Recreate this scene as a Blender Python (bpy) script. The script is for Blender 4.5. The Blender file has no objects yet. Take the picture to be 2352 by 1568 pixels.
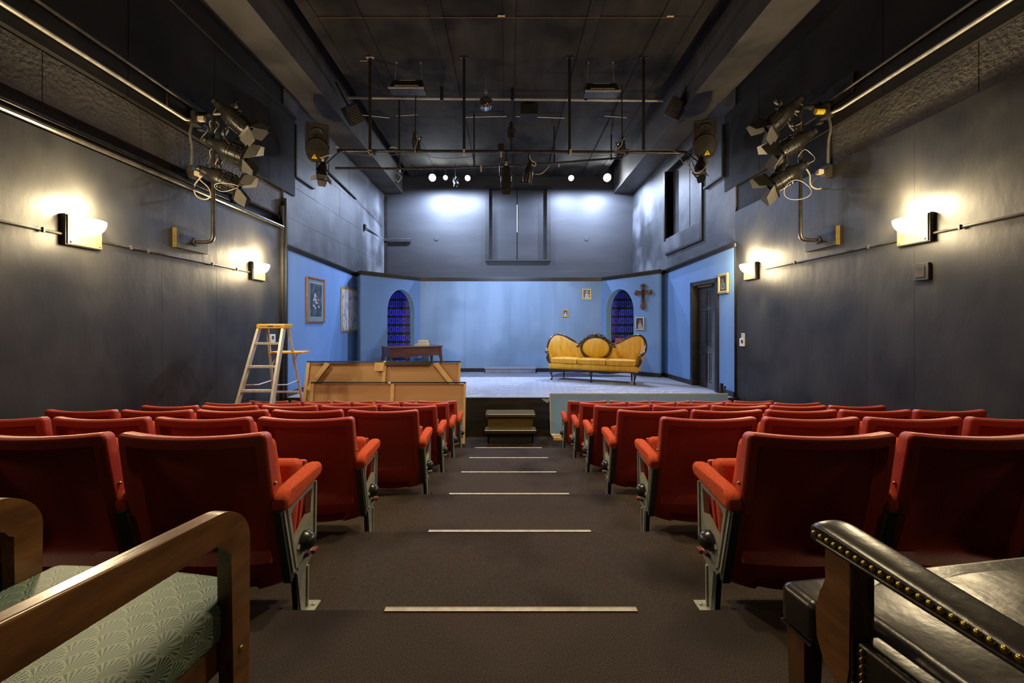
import bpy, bmesh, math, random
from mathutils import Vector, Matrix, Quaternion, noise

# ------------------------------------------------------------------ camera, world, exposure
scene = bpy.context.scene
COL = scene.collection
CZ = 1.075                      # lens height above the landing it stands on
F = 940.0                       # focal length in pixels of a 2352 px wide frame
VX, VY = 1166.0, 742.0          # vanishing point of the room's long axis
cam_data = bpy.data.cameras.new('camera')
cam = bpy.data.objects.new('camera', cam_data)
COL.objects.link(cam)
cam.location = (0, 0, CZ)
cam.rotation_euler = (math.radians(90), 0, 0)
cam_data.sensor_fit = 'HORIZONTAL'
cam_data.sensor_width = 36.0
cam_data.lens = F / 2352.0 * 36.0
cam_data.shift_x = (1176.0 - VX) / 2352.0
cam_data.shift_y = -(784.0 - VY) / 2352.0
cam_data.clip_start = 0.03
scene.camera = cam
world = bpy.data.worlds.new('world')
scene.world = world
world.use_nodes = True
world.node_tree.nodes['Background'].inputs[0].default_value = (0.02, 0.022, 0.03, 1)
world.node_tree.nodes['Background'].inputs[1].default_value = 0.2
vs = scene.view_settings
vs.view_transform = 'Standard'
vs.look = 'None'
vs.exposure = 0.0
vs.gamma = 1.0
vs.use_curve_mapping = False
scene.cycles.max_bounces = 5
scene.cycles.diffuse_bounces = 3
scene.cycles.glossy_bounces = 3
scene.cycles.transmission_bounces = 2
scene.cycles.caustics_reflective = False
scene.cycles.caustics_refractive = False

WARM = (1.0, 0.785, 0.46)
COOL = (0.55, 0.68, 1.0)
SCONCE_W = 115.0
SCONCE_FILL_W = 16.0
CEILING_FILL_W = 640.0
STAGE_LAMP_W = 800.0
SET_FILL_W = 1000.0


def add_point(name, loc, energy, color, radius, parent=None):
    ld = bpy.data.lights.new(name, 'POINT')
    ld.energy = energy
    ld.color = color
    ld.shadow_soft_size = radius
    o = bpy.data.objects.new(name, ld)
    COL.objects.link(o)
    o.location = loc
    if parent:
        o.parent = parent
    return o


def add_spot(name, loc, target, energy, color, radius, size_deg, blend, parent=None):
    ld = bpy.data.lights.new(name, 'SPOT')
    ld.energy = energy
    ld.color = color
    ld.shadow_soft_size = radius
    ld.spot_size = math.radians(size_deg)
    ld.spot_blend = blend
    o = bpy.data.objects.new(name, ld)
    COL.objects.link(o)
    o.location = loc
    d = Vector(target) - Vector(loc)
    o.rotation_euler = d.to_track_quat('-Z', 'Y').to_euler()
    return o


# ------------------------------------------------------------------ geometry constants
RISE = 0.136
RUN = 0.846
NOSE0 = 1.54
FLOOR6 = -6 * RISE              # main floor in front of the stage
STAGE = CZ - 1.32
SFRONT = 7.3
BACKY = 13.3
XL, XR = -4.0, 4.06
CEIL = 5.85
BEAM = 5.28


def P(px, py, Z):
    """world point seen at pixel (px, py) at depth Z"""
    return Vector(((px - VX) * Z / F, Z, CZ - (py - VY) * Z / F))


def onx(px, X):
    """depth at which the plane x = X is seen in column px"""
    return X * F / (px - VX)


# ------------------------------------------------------------------ materials
def nn(nt, typ, **kw):
    n = nt.nodes.new(typ)
    for k, v in kw.items():
        setattr(n, k, v)
    return n


MATS = {}


def mat(name, c1, c2=None, rough=0.5, metal=0.0, scale=6.0, detail=5.0, lo=0.35, hi=0.65, stretch=(1, 1, 1),
        bump=0.0, bscale=40.0, emit=None, estr=0.0, spec=0.5, c3=None, s3=1.5, sheen=0.0, coat=0.0, rvar=0.0, bstretch=None):
    if name in MATS:
        return MATS[name]
    m = bpy.data.materials.new(name)
    m.use_nodes = True
    nt = m.node_tree
    b = nt.nodes['Principled BSDF']
    b.inputs['Base Color'].default_value = (*c1, 1)
    b.inputs['Roughness'].default_value = rough
    b.inputs['Metallic'].default_value = metal
    b.inputs['Specular IOR Level'].default_value = spec
    if sheen:
        b.inputs['Sheen Weight'].default_value = sheen
        b.inputs['Sheen Tint'].default_value = (*c1, 1)
    if coat:
        b.inputs['Coat Weight'].default_value = coat
        b.inputs['Coat Roughness'].default_value = 0.15
    tc = nn(nt, 'ShaderNodeTexCoord')
    if c2 is not None:
        mp = nn(nt, 'ShaderNodeMapping')
        mp.inputs['Scale'].default_value = stretch
        nt.links.new(tc.outputs['Object'], mp.inputs[0])
        no = nn(nt, 'ShaderNodeTexNoise')
        no.inputs['Scale'].default_value = scale
        no.inputs['Detail'].default_value = detail
        nt.links.new(mp.outputs[0], no.inputs['Vector'])
        cr = nn(nt, 'ShaderNodeValToRGB')
        cr.color_ramp.elements[0].position = lo
        cr.color_ramp.elements[1].position = hi
        cr.color_ramp.elements[0].color = (*c1, 1)
        cr.color_ramp.elements[1].color = (*c2, 1)
        nt.links.new(no.outputs['Fac'], cr.inputs[0])
        out = cr.outputs[0]
        if c3 is not None:
            n3 = nn(nt, 'ShaderNodeTexNoise')
            n3.inputs['Scale'].default_value = s3
            n3.inputs['Detail'].default_value = 2
            nt.links.new(tc.outputs['Object'], n3.inputs['Vector'])
            r3 = nn(nt, 'ShaderNodeValToRGB')
            r3.color_ramp.elements[0].position = 0.5
            r3.color_ramp.elements[1].position = 0.68
            nt.links.new(n3.outputs['Fac'], r3.inputs[0])
            mx = nn(nt, 'ShaderNodeMixRGB')
            nt.links.new(r3.outputs[0], mx.inputs[0])
            nt.links.new(out, mx.inputs[1])
            mx.inputs[2].default_value = (*c3, 1)
            out = mx.outputs[0]
        nt.links.new(out, b.inputs['Base Color'])
        if rvar:
            mr = nn(nt, 'ShaderNodeMapRange')
            mr.inputs['To Min'].default_value = rough - rvar
            mr.inputs['To Max'].default_value = rough + rvar
            nt.links.new(no.outputs['Fac'], mr.inputs['Value'])
            nt.links.new(mr.outputs[0], b.inputs['Roughness'])
    if bump:
        mpb = nn(nt, 'ShaderNodeMapping')
        mpb.inputs['Scale'].default_value = bstretch or stretch
        nt.links.new(tc.outputs['Object'], mpb.inputs[0])
        nb = nn(nt, 'ShaderNodeTexNoise')
        nb.inputs['Scale'].default_value = bscale
        nb.inputs['Detail'].default_value = 4
        nt.links.new(mpb.outputs[0], nb.inputs['Vector'])
        bp = nn(nt, 'ShaderNodeBump')
        bp.inputs['Strength'].default_value = bump
        bp.inputs['Distance'].default_value = 0.02
        nt.links.new(nb.outputs['Fac'], bp.inputs['Height'])
        nt.links.new(bp.outputs[0], b.inputs['Normal'])
    if emit is not None:
        b.inputs['Emission Color'].default_value = (*emit, 1)
        b.inputs['Emission Strength'].default_value = estr
    MATS[name] = m
    return m


M_WALL = mat('black_wall_paint', (0.021, 0.0205, 0.0195), (0.046, 0.045, 0.042), rough=0.46, scale=2.2, detail=10, stretch=(1, 1, 0.5),
             bump=0.26, bscale=6.0, c3=(0.013, 0.013, 0.014), s3=1.5, spec=0.45, rvar=0.10, lo=0.3, hi=0.75)
M_WALLUP = mat('black_upper_paint', (0.009, 0.0082, 0.0072), (0.020, 0.018, 0.016), rough=0.65, scale=1.4, detail=7, bump=0.15, bscale=12, spec=0.25)
M_CONC = mat('painted_rough_concrete', (0.075, 0.070, 0.060), (0.125, 0.116, 0.098), rough=0.6, scale=2.4, detail=9, bump=0.8, bscale=26)
M_STAGEWALL = mat('dark_stage_wall_paint', (0.026, 0.027, 0.030), (0.070, 0.072, 0.078), rough=0.5, scale=1.3, detail=7, stretch=(1, 1, 0.8),
                  bump=0.2, bscale=7, c3=(0.16, 0.165, 0.18), s3=0.9, rvar=0.1)
M_BACKWALL = mat('charcoal_back_wall_paint', (0.026, 0.027, 0.030), (0.042, 0.044, 0.048), rough=0.55, scale=1.0, detail=6, stretch=(0.4, 1, 1.6), bump=0.12, bscale=6)
M_CEIL = mat('black_ceiling_board', (0.025, 0.022, 0.017), (0.048, 0.042, 0.033), rough=0.8, scale=1.2, detail=7, stretch=(2.0, 0.7, 1), bump=0.12, bscale=9,
             c3=(0.014, 0.0125, 0.011), s3=1.3, spec=0.2)
M_BEAM = mat('painted_beam', (0.055, 0.050, 0.044), (0.10, 0.092, 0.08), rough=0.6, scale=1.6, detail=8, bump=0.2, bscale=10)
M_BLACK = mat('matte_black', (0.012, 0.012, 0.012), (0.020, 0.020, 0.019), rough=0.55, scale=4)
M_TRIM = mat('black_gloss_trim', (0.010, 0.0095, 0.009), (0.020, 0.018, 0.016), rough=0.42, scale=5)
M_CARPET = mat('brown_carpet', (0.030, 0.022, 0.018), (0.088, 0.068, 0.058), rough=0.95, scale=240, detail=4, lo=0.3, hi=0.7, bump=0.6, bscale=330, spec=0.1,
               c3=(0.026, 0.019, 0.016), s3=1.6)
M_FLOORDK = mat('dark_brown_floor', (0.016, 0.010, 0.005), (0.028, 0.018, 0.009), rough=0.9, spec=0.1, scale=8)
M_NOSE = mat('brass_nosing_strip', (0.34, 0.28, 0.16), (0.46, 0.39, 0.25), rough=0.5, metal=0.2, scale=20)
M_RED = mat('red_moulded_plastic', (0.42, 0.050, 0.032), (0.48, 0.064, 0.042), rough=0.44, scale=3, bump=0.12, bscale=260, spec=0.5)
M_ORANGE = mat('orange_red_wool', (0.50, 0.070, 0.026), (0.66, 0.115, 0.045), rough=0.95, scale=120, detail=3, bump=0.4, bscale=500, sheen=0.5, spec=0.15)
M_GREY = mat('grey_green_cast_metal', (0.30, 0.31, 0.27), (0.38, 0.39, 0.34), rough=0.45, scale=12, metal=0.1, bump=0.1, bscale=60)
M_DKGREEN = mat('dark_green_rail_enamel', (0.030, 0.042, 0.036), (0.045, 0.058, 0.050), rough=0.4, scale=12)
M_BALL = mat('black_rubber_bumper', (0.014, 0.015, 0.014), (0.022, 0.023, 0.022), rough=0.28, scale=8)
M_BLUE = mat('blue_scenic_paint', (0.125, 0.250, 0.50), (0.150, 0.285, 0.55), rough=0.6, scale=1.4, detail=6, stretch=(1, 1, 0.6), bump=0.06, bscale=30)
M_BLUEBACK = mat('pale_blue_scenic_paint', (0.17, 0.275, 0.42), (0.25, 0.375, 0.54), rough=0.6, scale=0.9, detail=6, stretch=(1.8, 1, 0.35), bump=0.05, bscale=30,
                 c3=(0.145, 0.235, 0.35), s3=0.7)
M_TEAL = mat('teal_arch_edge_paint', (0.25, 0.46, 0.60), (0.30, 0.52, 0.66), rough=0.6, scale=3)
M_DIGIT = mat('violet_blue_digit_paint', (0.09, 0.08, 0.90), (0.15, 0.13, 0.98), rough=0.5, scale=3)
M_STAGE = mat('lavender_grey_stage_paint', (0.27, 0.29, 0.36), (0.33, 0.35, 0.43), rough=0.6, scale=1.5, detail=6, c3=(0.24, 0.26, 0.33), s3=0.9)
M_CHALK = mat('white_chalk_paint', (0.85, 0.87, 0.92), (0.78, 0.80, 0.88), rough=0.8, scale=10)
M_STAGEFRONT = mat('black_stained_plank', (0.016, 0.014, 0.011), (0.035, 0.030, 0.022), rough=0.5, scale=2.0, stretch=(0.5, 1, 8))
M_STEPWOOD = mat('olive_brown_step_wood', (0.070, 0.048, 0.013), (0.105, 0.074, 0.022), rough=0.85, spec=0.15, scale=5, stretch=(0.6, 4, 4))
M_PINE = mat('raw_pine_batten', (0.60, 0.40, 0.18), (0.74, 0.53, 0.28), rough=0.6, scale=7, stretch=(1, 1, 0.3))
M_LUAN = mat('brown_luan_plywood', (0.46, 0.270, 0.130), (0.53, 0.320, 0.160), rough=0.6, scale=2.5, stretch=(0.3, 1, 2))
M_ALU = mat('ladder_aluminium', (0.55, 0.53, 0.47), (0.68, 0.66, 0.60), rough=0.42, metal=0.35, scale=9, stretch=(4, 4, 0.6))
M_YELLOW = mat('yellow_ladder_plastic', (0.86, 0.45, 0.015), (0.92, 0.52, 0.03), rough=0.4, scale=6)
M_VELVET = mat('golden_velvet', (0.56, 0.270, 0.010), (0.66, 0.36, 0.020), rough=0.5, scale=5, detail=4, stretch=(3, 1, 0.6), sheen=0.9, bump=0.1, bscale=12, bstretch=(4, 1, 0.7))
M_MAHOG = mat('dark_carved_mahogany', (0.020, 0.008, 0.005), (0.045, 0.016, 0.009), rough=0.25, scale=8, coat=0.4)
M_DESK = mat('reddish_desk_wood', (0.060, 0.016, 0.007), (0.105, 0.030, 0.013), rough=0.3, scale=6, stretch=(0.6, 3, 3), coat=0.3)
M_OAK = mat('varnished_brown_wood', (0.120, 0.048, 0.013), (0.230, 0.100, 0.030), rough=0.28, scale=9, detail=9, stretch=(9, 0.7, 2.5), coat=0.35, bump=0.05, bscale=30)
M_LEATHER = mat('worn_black_leather', (0.016, 0.012, 0.010), (0.026, 0.020, 0.016), rough=0.30, scale=5, bump=0.08, bscale=22, spec=0.5, rvar=0.05)
M_BRASS = mat('antique_brass', (0.42, 0.30, 0.06), (0.60, 0.44, 0.10), rough=0.28, metal=1.0, scale=30)
M_WALNUT = mat('plain_brown_leg_wood', (0.090, 0.040, 0.014), (0.135, 0.062, 0.022), rough=0.45, scale=7, stretch=(5, 5, 0.7))
M_PIPE = mat('dull_black_pipe', (0.040, 0.036, 0.030), (0.085, 0.075, 0.060), rough=0.35, metal=0.5, scale=9)
M_PIPELT = mat('bare_steel_pipe', (0.34, 0.32, 0.27), (0.48, 0.45, 0.39), rough=0.4, metal=0.35, scale=6, stretch=(0.5, 3, 3))
M_CASE = mat('charcoal_lamp_casting', (0.028, 0.027, 0.025), (0.050, 0.047, 0.043), rough=0.35, metal=0.35, scale=10)
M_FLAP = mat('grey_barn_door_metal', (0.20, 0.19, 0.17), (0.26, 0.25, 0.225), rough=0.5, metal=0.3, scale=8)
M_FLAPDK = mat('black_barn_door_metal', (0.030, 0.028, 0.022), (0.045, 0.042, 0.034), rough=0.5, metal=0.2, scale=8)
M_CABLE = mat('cream_cable', (0.55, 0.46, 0.32), (0.62, 0.54, 0.40), rough=0.5, scale=20)
M_CABLEDK = mat('grey_cable', (0.12, 0.11, 0.09), (0.16, 0.15, 0.12), rough=0.5, scale=20)
M_SPK = mat('black_speaker_shell', (0.026, 0.024, 0.019), (0.040, 0.036, 0.029), rough=0.35, scale=9, bump=0.1, bscale=120)
M_WARN = mat('yellow_warning_sticker', (0.90, 0.62, 0.02), (0.92, 0.66, 0.04), rough=0.4, scale=9)
M_WHITEPL = mat('white_plastic', (0.72, 0.70, 0.64), (0.78, 0.76, 0.70), rough=0.4, scale=9)
M_SCONCE = mat('sconce_backplate', (0.13, 0.105, 0.06), (0.17, 0.14, 0.08), rough=0.4, scale=7)
M_GLOW = mat('lit_frosted_glass', (0.9, 0.85, 0.75), None, rough=0.4, emit=(1.0, 0.80, 0.50), estr=14.0)
M_BULB = mat('lit_stage_bulb', (0.9, 0.9, 1.0), None, rough=0.4, emit=(0.80, 0.88, 1.0), estr=260.0)
M_GOLD = mat('gilt_frame', (0.50, 0.34, 0.10), (0.66, 0.48, 0.18), rough=0.38, metal=0.6, scale=24)
M_BROWNFR = mat('brown_wood_frame', (0.20, 0.075, 0.025), (0.28, 0.11, 0.04), rough=0.4, scale=14)
M_SILVER = mat('silver_frame', (0.50, 0.49, 0.44), (0.62, 0.60, 0.55), rough=0.35, metal=0.7, scale=20)
M_MATBRD = mat('grey_green_mount_board', (0.14, 0.22, 0.235), (0.17, 0.25, 0.26), rough=0.8, scale=6)
M_PAPER = mat('cream_paper', (0.62, 0.54, 0.36), (0.72, 0.64, 0.46), rough=0.8, scale=30, stretch=(1, 1, 12))
M_BUFF = mat('dusty_book_cloth', (0.22, 0.20, 0.12), (0.30, 0.27, 0.17), rough=0.7, scale=9)
M_OCHRE = mat('ochre_book_cloth', (0.46, 0.32, 0.06), (0.55, 0.40, 0.10), rough=0.7, scale=9)
M_TAPE = mat('pale_torn_tape', (0.75, 0.74, 0.68), (0.88, 0.86, 0.80), rough=0.7, scale=14)
M_TAPEYL = mat('aged_yellow_tape', (0.60, 0.44, 0.16), (0.80, 0.62, 0.28), rough=0.7, scale=14)
M_PALEGREY = mat('pale_grey_sticker', (0.35, 0.35, 0.32), (0.45, 0.44, 0.40), rough=0.7, scale=14)
M_PANELBLUE = mat('dusty_teal_flat_paint', (0.17, 0.33, 0.60), (0.21, 0.38, 0.66), rough=0.65, scale=2.5, bump=0.05, bscale=20)
M_DARKPIC = mat('dark_portrait_ground', (0.020, 0.022, 0.028), (0.065, 0.07, 0.08), rough=0.3, scale=9)
M_PALEPIC = mat('pale_portrait_figure', (0.42, 0.40, 0.40), (0.55, 0.52, 0.52), rough=0.4, scale=20)
M_MIRROR = mat('mirror_tile', (0.80, 0.79, 0.76), None, rough=0.06, metal=1.0)
M_GROUT = mat('mirror_ball_core', (0.06, 0.055, 0.05), (0.09, 0.08, 0.07), rough=0.6, scale=9)


# ------------------------------------------------------------------ mesh builder
class MB:
    def __init__(self):
        self.bm = bmesh.new()

    def _add(self, verts, faces, M=None):
        vs_ = []
        for v in verts:
            v = Vector(v)
            if M is not None:
                v = M @ v
            vs_.append(self.bm.verts.new(v))
        for f in faces:
            try:
                self.bm.faces.new([vs_[i] for i in f])
            except ValueError:
                pass
        return vs_

    def box(self, x0, x1, y0, y1, z0, z1, bev=0.0, M=None, seg=2):
        vs_ = self._add([(x0, y0, z0), (x1, y0, z0), (x1, y1, z0), (x0, y1, z0), (x0, y0, z1), (x1, y0, z1), (x1, y1, z1), (x0, y1, z1)],
                        [(0, 3, 2, 1), (4, 5, 6, 7), (0, 1, 5, 4), (1, 2, 6, 5), (2, 3, 7, 6), (3, 0, 4, 7)], M)
        if bev > 0:
            es = set()
            for v in vs_:
                for e in v.link_edges:
                    es.add(e)
            bmesh.ops.bevel(self.bm, geom=list(es), offset=bev, segments=seg, affect='EDGES', profile=0.5)
        return self

    def hexa(self, pts, bev=0.0):
        vs_ = self._add(pts, [(0, 3, 2, 1), (4, 5, 6, 7), (0, 1, 5, 4), (1, 2, 6, 5), (2, 3, 7, 6), (3, 0, 4, 7)])
        if bev > 0:
            es = set(e for v in vs_ for e in v.link_edges)
            bmesh.ops.bevel(self.bm, geom=list(es), offset=bev, segments=2, affect='EDGES', profile=0.5)
        return self

    def prism(self, poly, f, d0, d1, holes=None):
        """poly of (a, b); f(a, b, d) gives the 3-D point; extruded from d0 to d1"""
        n = len(poly)
        A = [self.bm.verts.new(f(a, b, d0)) for a, b in poly]
        B = [self.bm.verts.new(f(a, b, d1)) for a, b in poly]
        for i in range(n):
            j = (i + 1) % n
            self.bm.faces.new([A[i], A[j], B[j], B[i]])
        self.bm.faces.new(A[::-1])
        self.bm.faces.new(B)
        return self

    def tube(self, pts, r, seg=10, caps=True, closed=False):
        pts = [Vector(p) for p in pts]
        n = len(pts)
        rs = r if isinstance(r, (list, tuple)) else [r] * n
        rings = []
        up = None
        for i, p in enumerate(pts):
            if closed:
                t = pts[(i + 1) % n] - pts[i - 1]
            else:
                t = pts[min(i + 1, n - 1)] - pts[max(i - 1, 0)]
            if t.length < 1e-9:
                t = Vector((0, 0, 1))
            t.normalize()
            if up is None:
                up = Vector((0, 0, 1)) if abs(t.z) < 0.9 else Vector((1, 0, 0))
            side = t.cross(up)
            if side.length < 1e-6:
                side = t.cross(Vector((0, 1, 0)))
            side.normalize()
            up = side.cross(t).normalized()
            rings.append([self.bm.verts.new(p + (side * math.cos(2 * math.pi * k / seg) + up * math.sin(2 * math.pi * k / seg)) * rs[i]) for k in range(seg)])
        m = n if closed else n - 1
        for i in range(m):
            a, b = rings[i], rings[(i + 1) % n]
            for k in range(seg):
                l = (k + 1) % seg
                self.bm.faces.new([a[k], a[l], b[l], b[k]])
        if caps and not closed:
            self.bm.faces.new(rings[0][::-1])
            self.bm.faces.new(rings[-1])
        return self

    def lathe(self, prof, seg=24, M=None, cap0=True, cap1=True, a0=0.0, a1=None):
        """profile of (radius, height) turned about local z"""
        full = a1 is None
        a1 = a1 if a1 is not None else 2 * math.pi
        cnt = seg if full else seg + 1
        rings = []
        for r, z in prof:
            ring = []
            for k in range(cnt):
                a = a0 + (a1 - a0) * k / seg
                v = Vector((r * math.cos(a), r * math.sin(a), z))
                if M is not None:
                    v = M @ v
                ring.append(self.bm.verts.new(v))
            rings.append(ring)
        for i in range(len(prof) - 1):
            for k in range(seg):
                l = (k + 1) % cnt
                try:
                    self.bm.faces.new([rings[i][k], rings[i][l], rings[i + 1][l], rings[i + 1][k]])
                except ValueError:
                    pass
        if full:
            if cap0:
                self.bm.faces.new(rings[0][::-1])
            if cap1:
                self.bm.faces.new(rings[-1])
        return self

    def ball(self, c, r, seg=16, rings=10, M=None):
        c = Vector(c)
        rr = r if isinstance(r, (tuple, list)) else (r, r, r)
        T = Matrix.Translation(c) @ Matrix.Diagonal((*rr, 1.0))
        if M is not None:
            T = M @ T
        bmesh.ops.create_uvsphere(self.bm, u_segments=seg, v_segments=rings, radius=1.0, matrix=T)
        return self

    def grid(self, nu, nv, f, close_back=None):
        """f(i/nu, j/nv) -> point; close_back(u, v) -> point gives a solid sheet"""
        A = [[self.bm.verts.new(f(i / nu, j / nv)) for j in range(nv + 1)] for i in range(nu + 1)]
        for i in range(nu):
            for j in range(nv):
                self.bm.faces.new([A[i][j], A[i + 1][j], A[i + 1][j + 1], A[i][j + 1]])
        if close_back:
            B = [[self.bm.verts.new(close_back(i / nu, j / nv)) for j in range(nv + 1)] for i in range(nu + 1)]
            for i in range(nu):
                for j in range(nv):
                    self.bm.faces.new([B[i][j], B[i][j + 1], B[i + 1][j + 1], B[i + 1][j]])
            for i in range(nu):
                self.bm.faces.new([A[i][0], B[i][0], B[i + 1][0], A[i + 1][0]])
                self.bm.faces.new([A[i][nv], A[i + 1][nv], B[i + 1][nv], B[i][nv]])
            for j in range(nv):
                self.bm.faces.new([A[0][j], A[0][j + 1], B[0][j + 1], B[0][j]])
                self.bm.faces.new([A[nu][j], B[nu][j], B[nu][j + 1], A[nu][j + 1]])
        return self

    def build(self, name, m, parent=None, smooth=True, angle=35, loc=None, subsurf=0):
        bmesh.ops.recalc_face_normals(self.bm, faces=self.bm.faces)
        me = bpy.data.meshes.new(name)
        self.bm.to_mesh(me)
        self.bm.free()
        me.materials.append(m)
        if smooth:
            me.shade_smooth()
            me.set_sharp_from_angle(angle=math.radians(angle))
            wn = True
        else:
            wn = False
        o = bpy.data.objects.new(name, me)
        COL.objects.link(o)
        if parent is not None:
            o.parent = parent
        if loc is not None:
            o.location = loc
        if wn:
            md = o.modifiers.new('weighted_normal', 'WEIGHTED_NORMAL')
            md.keep_sharp = True
            md.weight = 80
        if subsurf:
            md = o.modifiers.new('subdivision', 'SUBSURF')
            md.levels = subsurf
            md.render_levels = subsurf
        return o


def tag(o, label, cat, group=None):
    o['label'] = label
    o['category'] = cat
    if group:
        o['group'] = group
    return o


def thing(name, label, cat, loc=(0, 0, 0), rz=0.0, group=None, quat=None):
    o = bpy.data.objects.new(name, None)
    o.empty_display_size = 0.1
    COL.objects.link(o)
    o.location = loc
    if quat is not None:
        o.rotation_mode = 'QUATERNION'
        o.rotation_quaternion = quat
    else:
        o.rotation_euler = (0, 0, rz)
    return tag(o, label, cat, group)


def struct(o):
    o['kind'] = 'structure'
    return o


def kids(o):
    return [c for c in COL.objects if c.parent == o]


def copy_tree(o, parent=None, tree=None):
    c = o.copy()
    COL.objects.link(c)
    c.parent = parent
    for ch in (tree or children_map(o)).get(o.name, []):
        copy_tree(ch, c, tree)
    return c


def children_map(o):
    d = {}
    stack = [o]
    while stack:
        k = stack.pop()
        d[k.name] = list(k.children)
        stack += list(k.children)
    return d


def dup(root, loc, rz=None, label=None, group=None):
    c = copy_tree(root, None, children_map(root))
    c.location = loc
    if rz is not None:
        c.rotation_euler = (0, 0, rz)
    if label:
        c['label'] = label
    if group:
        c['group'] = group
    return c


def smooth01(x):
    x = max(0.0, min(1.0, x))
    return x * x * (3 - 2 * x)


def crom(pts, n=6):
    """Catmull-Rom through the points"""
    pts = [Vector(p) for p in pts]
    out = []
    for i in range(len(pts) - 1):
        p0 = pts[max(i - 1, 0)]
        p1, p2 = pts[i], pts[i + 1]
        p3 = pts[min(i + 2, len(pts) - 1)]
        for k in range(n):
            t = k / n
            out.append(0.5 * ((2 * p1) + (p2 - p0) * t + (2 * p0 - 5 * p1 + 4 * p2 - p3) * t * t + (3 * p1 - p0 - 3 * p2 + p3) * t ** 3))
    out.append(pts[-1])
    return out


class Wall:
    """vertical plane from A to B (seen from the audience, left to right); n points to the room"""
    def __init__(self, A, B):
        self.A = Vector((A[0], A[1], 0))
        self.B = Vector((B[0], B[1], 0))
        self.L = (self.B - self.A).length
        self.d = (self.B - self.A).normalized()
        self.n = Vector((self.d.y, -self.d.x, 0))
        self.rz = math.atan2(self.d.y, self.d.x)

    def at(self, s, z, out=0.0):
        return self.A + self.d * s + self.n * out + Vector((0, 0, z))

    def hit(self, px, py):
        k = (px - VX) / F            # X = k * Y
        # A + d s : ax + dx s = k (ay + dy s)
        s = (k * self.A.y - self.A.x) / (self.d.x - k * self.d.y)
        Y = self.A.y + self.d.y * s
        return s, CZ - (py - VY) * Y / F

# ------------------------------------------------------------------ the room
def level_z(k):
    return -RISE * k


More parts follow.
